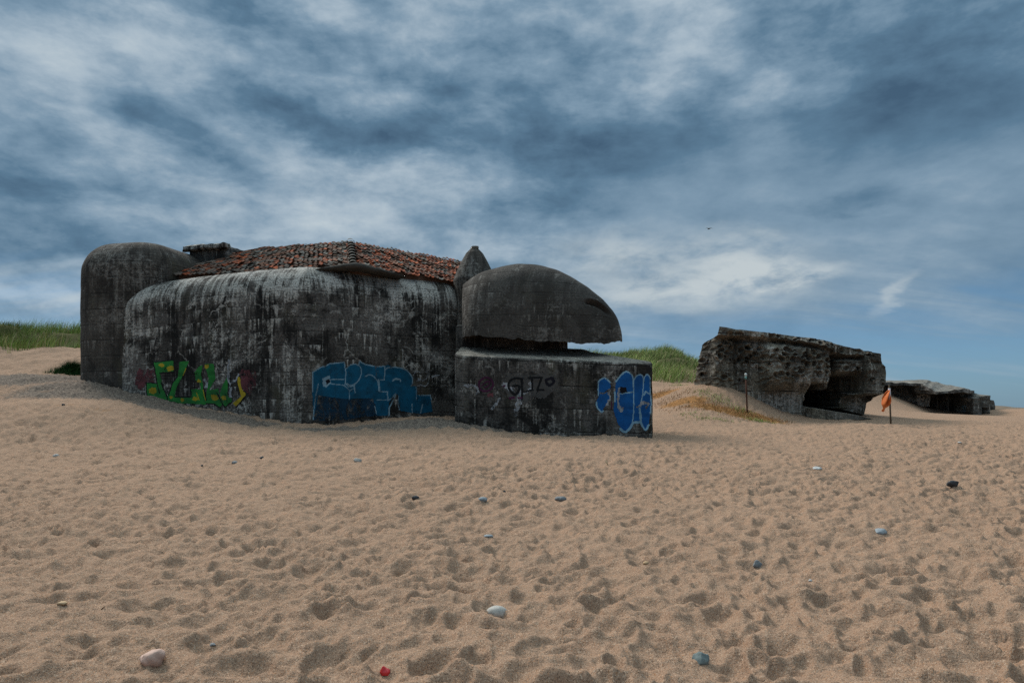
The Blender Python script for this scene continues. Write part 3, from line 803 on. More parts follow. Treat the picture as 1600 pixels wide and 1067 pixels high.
graffiti('green graffiti with yellow spots and black edges', (200, 550), 8.0, [
    ('fill', 'red', [(120, 200), (340, 220), (345, 380), (220, 400), (190, 480), (90, 380)]), ('fill', 'red', [(1400, 230), (1600, 210), (1600, 420), (1500, 560), (1400, 420)]), 
    ('fill', 'green', [(320, 130), (570, 105), (570, 245), (400, 265), (430, 400), (490, 560), (490, 603), (230, 555), (222, 385), (365, 385), (345, 280)]),
    ('fill', 'green', [(645, 120), (765, 115), (700, 260), (610, 440), (580, 560), (500, 603), (492, 550), (560, 390), (625, 290)]),
    ('fill', 'green', [(495, 560), (800, 560), (800, 645), (640, 640), (490, 605)]),
    ('fill', 'green', [(780, 465), (910, 465), (895, 385), (850, 350), (835, 250), (890, 180), (935, 165), (912, 280), (930, 380), (945, 480), (985, 600), (975, 655), (880, 652), (800, 642)]),
    ('fill', 'green', [(985, 480), (1135, 455), (1140, 590), (1185, 650), (1150, 692), (1080, 650), (975, 640)]),
    ('fill', 'green', [(1150, 520), (1190, 400), (1245, 310), (1245, 540), (1300, 590), (1295, 630), (1210, 682), (1170, 640)]),
    ('fill', 'green', [(960, 145), (1070, 140), (1095, 330), (1040, 430), (985, 520), (1010, 330), (985, 240)]),
    ('fill', 'yellow', [(1360, 300), (1400, 320), (1420, 450), (1470, 540), (1350, 682), (1310, 640), (1415, 550), (1380, 420)]),
    *[('dot', 'yellow', *d) for d in ((420, 165, 30), (530, 205, 40), (310, 480, 46), (540, 565, 24), (680, 600, 22), (840, 585, 32), (1080, 570, 46), (1200, 570, 30), (985, 180, 30), (890, 360, 24), (1440, 530, 36))],
    *[('line', 'black', 13, l) for l in ([(320, 130), (345, 280), (395, 520)], [(415, 380), (490, 560), (490, 612)], [(622, 300), (560, 390), (510, 530)], [(220, 385), (365, 385)], [(228, 390), (234, 550)], [(590, 562), (800, 566)], [(780, 465), (800, 550)], [(955, 480), (980, 600)],
                                         [(1110, 500), (1180, 640), (1210, 692), (1300, 622)], [(1470, 560), (1350, 692)], [(400, 262), (570, 248)], [(320, 125), (575, 102)], [(980, 640), (1080, 650), (1160, 700)])],
    ('line', 'yellow', 9, [(725, 200), (690, 290)]), ('line', 'yellow', 10, [(940, 480), (970, 600)]), ('line', 'yellow', 10, [(860, 510), (890, 600)]),
    ('line', 'white', 30, [(1255, 120), (1270, 400), (1290, 560)]), ('line', 'white', 20, [(1300, 400), (1390, 270)]), ('line', 'white', 26, [(960, 330), (980, 450)]),
], B1)
t3 = [(285, 330), (300, 280), (370, 250), (440, 310), (440, 380), (400, 430), (440, 470), (430, 520), (380, 600), (330, 685), (270, 625), (260, 550), (300, 470), (285, 420)]
tC = [(530, 280), (580, 210), (640, 175), (700, 195), (735, 270), (740, 500), (735, 700), (715, 850), (665, 920), (600, 922), (540, 840), (500, 730), (480, 650), (500, 450), (508, 330)]
tM = [(740, 280), (780, 222), (840, 215), (868, 265), (872, 330), (880, 232), (915, 208), (946, 250), (948, 440), (962, 560), (952, 700), (932, 840), (892, 902), (850, 862), (825, 800), (800, 800), (740, 812)]
graffiti('bright blue bubble-letter graffiti beside the corner', (900, 560), 8.207, [
    ('fill', 'bright', t3), ('fill', 'bright', tC), ('fill', 'bright', tM),
    ('line', 'edge', 18, [(285, 470), (285, 330), (300, 280), (370, 250), (440, 310)], 1), ('line', 'edge', 18, [(262, 560), (275, 630), (325, 688), (350, 670)], 1),
    ('line', 'white', 24, [(320, 455), (380, 440), (420, 400), (440, 470), (430, 520), (390, 590)], 1),
    ('line', 'edge', 18, [(510, 300), (580, 210), (640, 172), (700, 195), (735, 270), (738, 400)], 1), ('line', 'edge', 14, [(738, 400), (740, 700), (720, 830)]),
    ('line', 'edge', 30, [(570, 905), (630, 940), (690, 900), (730, 830), (800, 818), (830, 800)], 1), ('line', 'edge', 24, [(820, 690), (840, 840), (892, 915), (930, 850)], 1),
    ('line', 'edge', 14, [(740, 280), (780, 222), (840, 212), (866, 262), (858, 420), (840, 550)], 1), ('line', 'edge', 14, [(872, 280), (882, 230), (915, 206), (946, 250), (950, 440), (962, 560), (950, 700)], 1),
    ('line', 'white', 26, [(570, 380), (546, 470), (550, 600), (575, 682), (600, 650)], 1), ('line', 'edge', 16, [(560, 455), (650, 442), (725, 428)]),
    ('line', 'white', 34, [(800, 620), (850, 570), (908, 575), (905, 625)], 1), ('line', 'edge', 24, [(815, 640), (835, 760)]), ('line', 'edge', 22, [(495, 430), (500, 550)]), ('line', 'edge', 16, [(870, 470), (890, 420), (940, 455)]),
    ('fill', 'soft', [(570, 360), (640, 370), (660, 430), (590, 450), (565, 430)]), ('line', 'purple', 14, [(455, 560), (455, 640)]),
], B1)
graffiti('black lettered scrawl with a purple ring', (720, 560), 8.889, [
    ('fill', 'worn', [(560, 300), (640, 235), (860, 225), (1150, 215), (1330, 250), (1350, 400), (1240, 480), (1160, 560), (1000, 540), (900, 640), (760, 620), (640, 520), (580, 430)]),
    ('line', 'white', 70, [(610, 360), (700, 430), (820, 470), (800, 620), (760, 790)]), ('line', 'white', 44, [(440, 700), (540, 560)]), ('line', 'white', 44, [(960, 330), (985, 430), (900, 470)]), ('line', 'white', 30, [(60, 385), (200, 380), (240, 480)]),
    ('line', 'purple', 26, [(450, 360), (420, 290), (340, 262), (260, 320), (255, 400), (310, 450), (400, 440), (445, 380)], 1), ('line', 'purple', 18, [(290, 380), (350, 330), (400, 320), (380, 380), (330, 400)], 1), ('line', 'red', 50, [(380, 510), (430, 505)]),
    ('line', 'black', 34, [(850, 285), (770, 275), (690, 305), (662, 370), (690, 450), (745, 500), (795, 470), (812, 385), (720, 385)], 1),
    ('line', 'black', 34, [(848, 280), (852, 440), (850, 560)]), ('line', 'black', 26, [(880, 462), (1000, 440)]),
    ('line', 'black', 30, [(940, 268), (1130, 262)]), ('line', 'black', 30, [(990, 270), (990, 430)]), ('line', 'black', 30, [(1125, 265), (1062, 435), (1150, 440)]),
    ('line', 'soft', 40, [(1180, 300), (1260, 275), (1290, 330), (1230, 375), (1190, 335)], 1), ('line', 'purple', 30, [(680, 550), (740, 545)]), ('line', 'purple', 26, [(800, 545), (850, 545)]), ('line', 'purple', 26, [(590, 385), (610, 380)]),
], B1)

# ================================================================== heightfield-faced ruins
def face_block(name, mat, parent, to_px, xl_, xr_, ytop_, ybot, nx, ny, dep, Y0, Yback, skew, reg=False):
    u = np.linspace(0, 1, nx)[None, :]*np.ones((ny, 1)); v = np.linspace(0, 1, ny)[:, None]*np.ones((1, nx))
    xa, xb = min(xl_[1]), max(xr_[1])
    x0 = xa+(xb-xa)*u
    for _ in range(3):
        y = np.interp(x0, *ytop_)*(1-v)+ybot*v
        x0 = np.interp(y, *xl_)*(1-u)+np.interp(y, *xr_)*u
    x = x0
    d = dep(x, y)
    px, py = to_px(x, y)
    X = (px-CX)/F*Y0; Z = H+(HY-py)/F*Y0; Y = Y0+d
    front = np.stack([X, Y, Z], -1)
    back = front.copy(); back[..., 1] = Yback; back[..., 0] += skew*(Yback-Y)
    ring = [(0, j) for j in range(nx)] + [(i, nx-1) for i in range(1, ny)] + [(ny-1, j) for j in range(nx-2, -1, -1)] + [(i, 0) for i in range(ny-2, 0, -1)]
    V = front.reshape(-1, 3).tolist(); Fc = grid_faces(ny, nx, flip=True).tolist()
    prev = [i*nx+j for i, j in ring]
    for kk in (.25, .5, .75, 1.0):
        cur = []
        for i, j in ring:
            p = front[i, j]+(back[i, j]-front[i, j])*kk; cur.append(len(V)); V.append(p.tolist())
        n = len(ring)
        for q in range(n): Fc.append((prev[q], prev[(q+1) % n], cur[(q+1) % n], cur[q]))
        prev = cur
    Fc.append(tuple(prev))
    o = obj(name, V, Fc, mat, parent, sharp=70)
    if reg: register(V, [f for f in Fc if len(f) == 4])
    return o
def bx(x, y, x0, x1, y0, y1, s=18):
    return sstep(x0-s/2, x0+s/2, x)*sstep(x1+s/2, x1-s/2, x)*sstep(y0-s/2, y0+s/2, y)*sstep(y1+s/2, y1-s/2, y)

B2 = empty('bunker', PX(1240, 655, 38), 'tilted pock-marked concrete bunker sunk in sand with a black gun opening', 'bunker', 'wartime bunkers on the beach')
def dep2(x, y):
    wx = x+fbm(x/50, y/50, 5, 4)*11; wy = y+fbm(x/50+30, y/50, 6, 4)*11
    d = np.zeros_like(x)
    d += np.clip(195-x, 0, 200)*.012                                           # side turning away
    d += sstep(362, 345, wx)*.14 + bx(wx, wy, 335, 362, 190, 560, 8)*.16
    lip = np.interp(x, [180, 330, 620, 900, 1060, 1480], [178, 186, 205, 250, 300, 385])
    slab = sstep(lip+6, lip-8, y+fbm(x/60, y/60, 3, 2)*5)
    d -= .38*slab*sstep(1250, 900, x)+.12*slab
    d += .26*np.exp(-((y-lip-18)/13)**2)*sstep(1100, 900, x)*sstep(210, 320, x)
    d -= .85*bx(wx, wy, 560, 1050, 240, 585, 120)
    d += 1.4*bx(wx, wy, 1058, 1335, 335, 620, 26)
    d -= 1.5*bx(wx, wy, 1110, 1345, 345, 478, 60)
    d -= .15*bx(wx, wy, 1345, 1530, 390, 640, 50)
    d += 1.5*bx(wx, wy, 1060, 1250, 490, 610, 24)
    op = bx(wx, wy, 915, 1245, 590, 728, 16)
    d = d*(1-op) + 6.0*op
    d += 1.6*bx(wx, wy, 890, 1000, 548, 720, 16)*(1-op)
    d += 1.3*bx(wx, wy, 1245, 1475, 636, 830, 14)*(1-op)
    led = np.interp(x, [860, 1000, 1250, 1520], [690, 712, 752, 822])
    k = sstep(led-12, led+4, y)*sstep(870, 900, x)
    ramp = 2.6 - 3.4*np.clip((y-led)/42, 0, 1)
    d = d*(1-k) + k*ramp
    # battle pits and broken skin
    sk = fbm(x/34, y/34, 12, 4)
    up = sstep(600, 470, wy)*sstep(100, 200, wy)
    d += np.where(k > .5, .3, 1)*(-np.maximum(sk, -.1)*.14*up - fbm(x/120, y/120, 14, 3)*.08)
    d += -pits(x+fbm(x/30, y/30, 3, 2)*8, y, 44, 401, .26)*up*sstep(.0, .2, fbm(x/150, y/150, 44, 2)+.3)*(1-op)
    return d
z6 = lambda x, y: (1080+x/5, 490+y/5)
ytop2 = (np.array([60, 205, 260, 330, 620, 1000, 1300, 1470, 1530]), np.array([106, 107, 114, 130, 163, 215, 280, 314, 330])*1.0)
xl2 = (np.array([100, 112, 185, 215, 300, 500, 900.]), np.array([205, 203, 188, 136, 114, 88, 72.]))
xr2 = (np.array([300, 315, 380, 420, 470, 560, 640, 790, 900.]), np.array([1466, 1472, 1480, 1508, 1518, 1502, 1480, 1452, 1440.]))
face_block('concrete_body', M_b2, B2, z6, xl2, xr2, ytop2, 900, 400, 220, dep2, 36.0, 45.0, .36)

B3 = empty('bunker', PX(1470, 645, 76), 'low distant concrete bunker with a sagging roof slab, behind the orange flag', 'bunker', 'wartime bunkers on the beach')
z5 = lambda x, y: (1370+x/6.957, 570+y/6.957)
def dep3(x, y):
    wx = x+fbm(x/60, y/60, 25, 3)*8; wy = y+fbm(x/60+30, y/60, 26, 3)*7
    d = np.zeros_like(x)
    op = bx(wx, wy, 585, 905, 300, 540, 10); d += 5.0*op
    d -= 4.4*bx(wx, wy, 800, 828, 300, 540, 8)*op + 3.6*bx(wx, wy, 735, 760, 320, 540, 8)*op + 3*bx(wx, wy, 845, 905, 330, 540, 8)*op + 2.6*bx(wx, wy, 600, 740, 300, 385, 10)*op
    d += 2.5*bx(wx, wy, 478, 585, 455, 540, 8)
    wl = np.interp(x, [900, 1050, 1110], [352, 322, 318]); wing = sstep(905, 915, wx)*sstep(wl-4, wl+22, wy); d -= 2.0*wing*sstep(1112, 1095, wx)
    d += .8*sstep(1105, 1125, wx)
    d += 1.5*bx(wx, wy, 1010, 1080, 470, 540, 8)
    d -= sstep(200, 60, x)*-1.5
    d += -pits(x, y, 42, 501, .4)*sstep(560, 500, x)*sstep(210, 260, y) + fbm(x/30, y/30, 28, 3)*.09
    return d
ytop3 = (np.array([0, 480, 620, 900, 1040, 1090, 1112, 1330, 1345]), np.array([212, 216, 250, 262, 300, 312, 348, 385, 400])*1.0)
xl3 = (np.array([200, 600.]), np.array([20, 20.])); xr3 = (np.array([300, 385, 430, 530, 600.]), np.array([1326, 1330, 1343, 1338, 1336.]))
face_block('concrete_body', M_b3, B3, z5, xl3, xr3, ytop3, 575, 330, 110, dep3, 75.0, 84.0, .5, reg=True)
# roof: a thick slab with a drooping canopy in front
def roof3():
    tops = [(20, 178), (90, 176), (300, 170), (530, 164), (600, 180), (760, 212), (950, 246), (1010, 278), (1060, 310)]
    fr = [(20, 222), (90, 224), (300, 226), (480, 230), (560, 282), (650, 322), (800, 312), (960, 296), (1062, 318)]
    yf = [73, 73, 73, 72.6, 71.2, 70.4, 70.2, 70.6, 72.5]
    V = []; Fc = []; n = 60
    x_ = np.linspace(0, len(tops)-1, n); I = range(len(tops))
    for q in x_:
        tx, ty = (np.interp(q, I, [p[k] for p in tops]) for k in (0, 1)); fx, fy = (np.interp(q, I, [p[k] for p in fr]) for k in (0, 1)); y0 = np.interp(q, I, yf)
        pt = np.array(PX(*z5(tx, ty), 77)); pf = np.array(PX(*z5(fx, fy), y0)); 
        lip = pf+np.array([0, 0, .30+.12*vnoise(q*3, 1.0, 4)])
        mid = (pt*.5+lip*.5)+np.array([0, 0, .12]); bk_ = pt+np.array([0, 8, -.1]); un_ = np.array([pf[0], 77, pf[2]+.25])
        V += [un_, pf, lip, mid, pt, bk_]
    for i in range(n-1):
        for q in range(5): a = i*6+q; Fc.append((a, a+6, a+7, a+1))
        Fc.append((i*6+5, i*6+11, i*6+6, i*6))
    Fc.append(tuple(range(5, -1, -1))); Fc.append(tuple(range((n-1)*6, n*6)))
    V = np.array(V); V += np.column_stack([vnoise(V[:, 0]*2, V[:, 1]+V[:, 2]*3, s_) for s_ in (1, 2, 3)])*.16
    return V, Fc
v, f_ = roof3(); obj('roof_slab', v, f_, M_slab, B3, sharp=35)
graffiti('small white scrawl low on the wall', (1370, 570), 6.957, [
    ('line', 'light', 11, [(955, 450), (925, 462), (950, 480), (925, 500), (948, 506), (966, 496), (970, 452)], 1)], B3, cell=.5)

# ================================================================== vegetation
def blades(name, P, hgt, wid, lean, cols, mat, parent=None, loc=None, seg=3):
    n = len(P); th_ = RNG.uniform(0, 2*np.pi, n); la = RNG.normal(0, .9, n)
    out = np.zeros((n, seg*2+1, 3)); sd = np.column_stack([np.cos(th_), np.sin(th_), np.zeros(n)])
    ld = np.column_stack([np.cos(la), np.sin(la), np.zeros(n)])*lean[:, None]
    for k in range(seg+1):
        t_ = k/seg
        c = P + np.column_stack([np.zeros(n), np.zeros(n), hgt*(t_-.30*t_*t_*np.clip(lean, 0, 1.2))]) + ld*hgt[:, None]*(t_**2)*.75
        w = wid*(1-t_)**.8
        if k < seg: out[:, 2*k] = c-sd*w[:, None]/2; out[:, 2*k+1] = c+sd*w[:, None]/2
        else: out[:, 2*seg] = c
    base = (np.arange(n)*(seg*2+1))[:, None]
    q = np.concatenate([base+np.array([2*k, 2*k+1, 2*k+3, 2*k+2]) for k in range(seg-1)]) if seg > 1 else np.zeros((0, 4), int)
    tri = base+np.array([2*seg-2, 2*seg-1, 2*seg]); tri = np.column_stack([tri, tri[:, 2]])
    Fc = q.tolist()+tri[:, :3].tolist()
    return obj(name, out.reshape(-1, 3), Fc, mat, parent, vcol={'blade': np.repeat(cols, seg*2+1, 0)}, loc=loc, smooth=False)
m_grass, t, b = material('marram_grass')
t.put(b.inputs['Base Color'], t.attr('blade')); b.inputs['Roughness'].default_value = .7
def grass_cols(n, green=.75, bright=1.0):
    x = RNG.random(n)[:, None]; g = np.array([.165, .235, .052]); g2 = np.array([.27, .33, .095]); s_ = np.array([.36, .29, .15])
    c = np.where(x < green*.6, g, np.where(x < green, g2, s_))*RNG.uniform(.6, 1.35, n)[:, None]*bright
    return c
def scatter(n, x0, x1, y0, y1, fn, thr=.5):
    X = RNG.uniform(x0, x1, n); Y = RNG.uniform(y0, y1, n); k = fn(X, Y) > RNG.random(n)*1.0*thr
    X, Y = X[k], Y[k]; return np.column_stack([X, Y, ground_z(X, Y)-.03])
def gfn(X, Y):
    s_ = dune_s(X, Y)+fbm(X*.35, Y*.35, 5, 3)*3.0+1.8*(X > 0)
    cl = np.clip(.50+fbm(X*.55, Y*.55, 19, 4)*1.9, .05, 1)
    return sstep(.1, 2.6, s_)*cl
P = scatter(110000, -48, -12, 30, 48, gfn, .7)
n = len(P); patch = fbm(P[:, 0]*.3, P[:, 1]*.3, 71, 3)
cols = grass_cols(n, .80)*(1+patch[:, None]*.8)
o = blades('dune_grass', P, RNG.uniform(.3, 1.0, n)*(1+1.1*patch), RNG.uniform(.014, .032, n), RNG.uniform(.2, .95, n), cols, m_grass); tag(o, 'green marram grass covering the dune left of the tiled bunker', 'grass', kind='stuff')
P = scatter(120000, 3, 32, 42, 66, gfn, .7)
n = len(P); patch = fbm(P[:, 0]*.3, P[:, 1]*.3, 72, 3)
cols = grass_cols(n, .78)*(1+patch[:, None]*.8)
o = blades('dune_grass', P, RNG.uniform(.3, .95, n)*(1+1.1*patch), RNG.uniform(.02, .045, n), RNG.uniform(.2, .95, n), cols, m_grass); tag(o, 'green marram grass on the dune between the bunkers', 'grass', kind='stuff')
# dry orange grass in a strip down the sand slope, with green sprigs
def px_scatter(spots, n, spread):
    out = []
    for px, py, w, h_ in spots:
        hx, hy, _ = hit(px, py)
        out.append(np.column_stack([hx+RNG.normal(0, w, n), hy+RNG.normal(0, h_, n)]))
    Q = np.concatenate(out); return np.column_stack([Q, ground_z(Q[:, 0], Q[:, 1])-.01])
P = px_scatter([(1025, 616, .7, .5), (1055, 622, .7, .5), (1085, 630, .7, .5), (1115, 637, .7, .5), (1145, 645, .7, .5), (1175, 651, .7, .4), (1200, 655, .6, .35)], 420, 1)
n = len(P); cols = np.where(RNG.random(n)[:, None] < .8, np.array([.30, .14, .045]), np.array([.16, .14, .05]))*RNG.uniform(.5, 1.3, n)[:, None]
o = blades('dry_grass', P, RNG.uniform(.05, .16, n), RNG.uniform(.015, .03, n), RNG.uniform(.6, 1.3, n), cols, m_grass); tag(o, 'strip of dry orange grass running down the sand slope', 'grass', kind='stuff')
P = px_scatter([(1058, 602, .3, .4), (1100, 613, .3, .3), (1115, 620, .35, .3), (1128, 628, .3, .25), (1155, 640, .3, .2), (1190, 659, .3, .15), (1180, 656, .3, .15), (1085, 645, .4, .2), (1100, 652, .4, .2), (1120, 655, .4, .2)], 110, 1)
n = len(P); cols = grass_cols(n, .85)
o = blades('sprig_grass', P, RNG.uniform(.06, .22, n), RNG.uniform(.012, .03, n), RNG.uniform(.4, 1.1, n), cols, m_grass); tag(o, 'low green sprigs scattered on the sand slope', 'grass', kind='stuff')
# one big tuft at the tower's foot
hx, hy, hz = hit(104, 583)
n = 3200; r = np.abs(RNG.normal(0, .38, n)); a = RNG.uniform(0, 2*np.pi, n)
X = hx+r*np.cos(a)*1.15; Y = hy+.3+r*np.sin(a); P = np.column_stack([X, Y, ground_z(X, Y)-.04])
cols = np.array([.018, .060, .014])*RNG.uniform(.5, 1.7, n)[:, None]
o = blades('grass_tuft', P, RNG.uniform(.35, .78, n)*np.exp(-(r/.8)**2), RNG.uniform(.010, .024, n), RNG.uniform(.3, 1.3, n), cols, m_grass, loc=(hx, hy+.3, hz))
tag(o, 'dark green grass tuft against the foot of the rounded tower', 'grass tuft')

# ================================================================== stones and litter
def stone_mesh(sx, sy, sz, seed, rough=.12, angular=0.0, rz=0.0, n=26):
    V = []; 
    for i in range(n+1):
        ph = math.pi*i/n
        for j in range(2*n+1):
            a = 2*math.pi*j/(2*n); V.append((math.sin(ph)*math.cos(a), math.sin(ph)*math.sin(a), math.cos(ph)))
    V = np.array(V); 
    if angular:
        rg = np.random.default_rng(seed)
        for k in range(9):
            d = rg.normal(size=3); d /= np.linalg.norm(d); c = rg.uniform(.45, .72)
            over = np.clip(V@d-c, 0, None); V = V-over[:, None]*d*angular
    k = 1+rough*(vnoise(V[:, 0]*1.7+seed, V[:, 1]*1.7+V[:, 2]*1.3, seed)*1.6+vnoise(V[:, 0]*4+seed, V[:, 1]*4-V[:, 2]*3, seed+1)*.5)
    V = V*k[:, None]*np.array([sx, sy, sz]); c, s_ = math.cos(rz), math.sin(rz)
    return np.column_stack([V[:, 0]*c-V[:, 1]*s_, V[:, 0]*s_+V[:, 1]*c, V[:, 2]]), grid_faces(n+1, 2*n+1)
STONE = {}
def stone_mat(c):
    if c not in STONE:
        m, t, b = material('stone_surface'); P = t.n('ShaderNodeTexCoord').outputs['Object']
        n = t.noise(P, 18, 6, .7); n2 = t.noise(P, 120, 3, .7)
        col = t.mix(t.ss(n, .35, .7), c, tuple(k*.68 for k in c)); col = t.mix(t.ss(n2, .58, .7, 0, .5), col, tuple(k*.5 for k in c))
        t.put(b.inputs['Base Color'], col); t.put(b.inputs['Normal'], t.bump(n2, .4, .004)); b.inputs['Roughness'].default_value = .75
        STONE[c] = m
    return STONE[c]
pale = (.42, .395, .355); grey = (.18, .19, .195); dark = (.06, .062, .066); pink = (.52, .35, .28); bluegrey = (.26, .285, .30); tan = (.45, .31, .18); green = (.16, .195, .19); white = (.56, .555, .53)
STONES = [  # px, py (foot), width px, height px, colour, rough, angular, label
    (776, 962, 34, 17, pale, .08, 0, 'smooth oval pale grey stone lying alone in the foreground sand'),
    (233, 1036, 48, 24, pink, .12, .4, 'large pinkish stone with a dark crack, half sunk in sand'),
    (1096, 1035, 27, 22, green, .15, .95, 'angular grey-green stone with flat faces in the foreground sand'),
    (1184, 886, 17, 13, grey, .15, .5, 'small round dark grey stone midway up the sand on the right'),
    (1378, 833, 26, 9, bluegrey, .10, .2, 'flat blue-grey stone on the open sand at right'),
    (876, 782, 19, 8, grey, .12, .2, 'oval grey stone below the front block, right of a pale one'),
    (754, 782, 16, 7, bluegrey, .12, .2, 'pale grey stone between two darker grey stones'),
    (649, 779, 13, 6, dark, .12, .2, 'small dark grey stone left of the pale one'),
    (557, 721, 15, 8, pale, .2, .6, 'light knobbly stone below the blue graffiti wall'),
    (1493, 758, 19, 10, dark, .4, .6, 'rough black lump on the far right sand'),
    (1279, 733, 15, 5, white, .2, .4, 'whitish flat stone on the far sand below the tilted bunker'),
    (86, 713, 11, 5, white, .2, .4, 'small white stone at the far left of the sand'),
    (366, 724, 13, 5, grey, .15, .3, 'flat grey stone half buried below the green graffiti'),
    (409, 716, 8, 4, dark, .15, .3, 'tiny dark stone right of a flat grey one'),
    (763, 839, 15, 5, bluegrey, .15, .2, 'pale blue-grey stone nearly buried in the middle of the sand'),
    (331, 1009, 13, 5, grey, .15, .4, 'thin grey stone right of the large pinkish stone'),
    (1010, 881, 12, 5, tan, .15, .3, 'small tan stone lying on the sand near the middle'),
    (1267, 908, 6, 4, white, .15, .3, 'tiny white shell-like stone on the sand at right'),
    (94, 944, 16, 6, tan, .12, .3, 'low tan stone nearly buried at the left'),
    (315, 728, 5, 3, dark, .2, .4, 'tiny black pebble on the sand below the tower wall'),
    (98, 633, 6, 4, dark, .2, .4, 'black pebble on the litter-strewn slope below the grass tuft'),
    (788, 769, 5, 4, dark, .2, .4, 'tiny black pebble just above the pale grey stone'),
    (1500, 692, 6, 3, white, .2, .4, 'tiny white pebble on the far sand at right'),
]
for k, (px, py, w, h_, c, ro, an, lab) in enumerate(STONES):
    x, y, z = hit(px, py); s_ = y/F
    sx, sz = w*s_*.5, h_*s_*.62
    v, f_ = stone_mesh(sx, sx*.75, sz, 40+k, ro, an, random.uniform(-.4, .4), 26 if w > 12 else 12)
    if k == 1:
        tilt = .16; v = np.column_stack([v[:, 0]*math.cos(tilt)-v[:, 2]*math.sin(tilt), v[:, 1], v[:, 0]*math.sin(tilt)+v[:, 2]*math.cos(tilt)])
        v[:, 2] -= .010*np.exp(-((v[:, 0]+.045-v[:, 2]*-.3)/.006)**2)*(v[:, 2] > 0)
    loc = (x, y+sx*.4, z+sz*.22)
    o = obj('stone', v+np.array(loc), f_, stone_mat(c), loc=loc); tag(o, lab, 'stone', 'stones scattered on the sand')
# red litter: a crumpled plastic cap
x, y, z = hit(601, 1053); s_ = y/F
m_red, t, b = material('red_plastic'); P_ = t.n('ShaderNodeTexCoord').outputs['Object']
t.put(b.inputs['Base Color'], t.mix(t.noise(P_, 40, 4), (.42, .012, .018), (.62, .03, .03))); b.inputs['Roughness'].default_value = .4; b.inputs['Specular IOR Level'].default_value = .5
v = np.array([(-8, 0, 2), (-3, -4, 1), (6, -4, 2), (9, 0, 3), (5, 5, 4), (-5, 5, 4), (-3, 1, 12), (2, 0, 7.5), (7, 1, 6.5), (-8, 0, -3), (-3, -4, -3), (6, -4, -3), (9, 0, -3), (5, 5, -3), (-5, 5, -3)], float)*s_
f_ = [(0, 1, 6), (1, 7, 6), (1, 2, 7), (2, 8, 7), (2, 3, 8), (3, 4, 8), (4, 7, 8), (4, 6, 7), (4, 5, 6), (5, 0, 6), (0, 9, 10, 1), (1, 10, 11, 2), (2, 11, 12, 3), (3, 12, 13, 4), (4, 13, 14, 5), (5, 14, 9, 0)]
o = obj('plastic_litter', v+np.array([x, y, z+2*s_]), f_, m_red, loc=(x, y, z), smooth=False)
bv = o.modifiers.new('soft', 'BEVEL'); bv.width = .004; bv.segments = 3
tag(o, 'crumpled red plastic scrap at the bottom edge of the sand', 'litter')
# twigs
m_twig = plain('dry_twig', (.05, .035, .025), .3, 30)
m_straw = plain('pale_straw', (.45, .36, .22), .3, 30)
def tube(pts, rads, ns=10):
    V = []; Fc = []; n = len(pts)
    for i, (p, r) in enumerate(zip(pts, rads)):
        d = np.array(pts[min(i+1, n-1)], float)-np.array(pts[max(i-1, 0)], float); d /= np.linalg.norm(d)
        u = np.cross(d, (0, 1, 0) if abs(d[1]) < .9 else (1, 0, 0)); u /= np.linalg.norm(u); w = np.cross(d, u)
        for q in range(ns): a = 2*math.pi*q/ns; V.append(np.array(p)+(u*math.cos(a)+w*math.sin(a))*r)
    for i in range(n-1):
        for q in range(ns): Fc.append((i*ns+q, i*ns+(q+1) % ns, (i+1)*ns+(q+1) % ns, (i+1)*ns+q))
    Fc.append(tuple(range(ns-1, -1, -1))); Fc.append(tuple(range((n-1)*ns, n*ns)))
    return V, Fc
for px, py, dx, dz, m_, lab in ((161, 952, 6, 5, m_twig, 'short dark twig on the sand above the pinkish stone'), (948, 727, -4, 7, m_straw, 'pale straw stalk standing in the sand below the front block')):
    x, y, z = hit(px, py); s_ = y/F
    v, f_ = tube([(x-dx*s_*.5, y, z), (x, y+.01, z+dz*s_*.55), (x+dx*s_*.5, y, z+dz*s_)], [1.0*s_, .8*s_, .4*s_], 6)
    o = obj('twig', v, f_, m_, loc=(x, y, z)); tag(o, lab, 'twig')

# ================================================================== posts, flag, bird
m_rust = plain('rusty_iron', (.075, .032, .02), .45, 12, .9, .2, .004)
m_cap = plain('pale_green_paint', (.14, .27, .25), .2, 10, .6); m_capw = plain('white_paint', (.55, .60, .58), .15, 10, .6)
x, y, z = hit(1168, 644); s_ = y/F
post = empty('marker_post', (x, y, z), 'thin rusty marker post with white and green top, before the tilted bunker', 'post')
top = np.array([x-2.8*s_, y, z+61*s_]); bot = np.array([x, y, z-.3])
at = lambda k: bot+(top-bot)*k
v, f_ = tube([at(0), at(.3), at(.6), at(.86)], [.042, .04, .042, .04]); obj('pole', v, f_, m_rust, post)
v, f_ = tube([at(.862), at(.93)], [.055, .055]); obj('band', v, f_, m_cap, post)
v, f_ = tube([at(.932), at(.985), at(1)], [.057, .057, .03]); obj('cap', v, f_, m_capw, post)

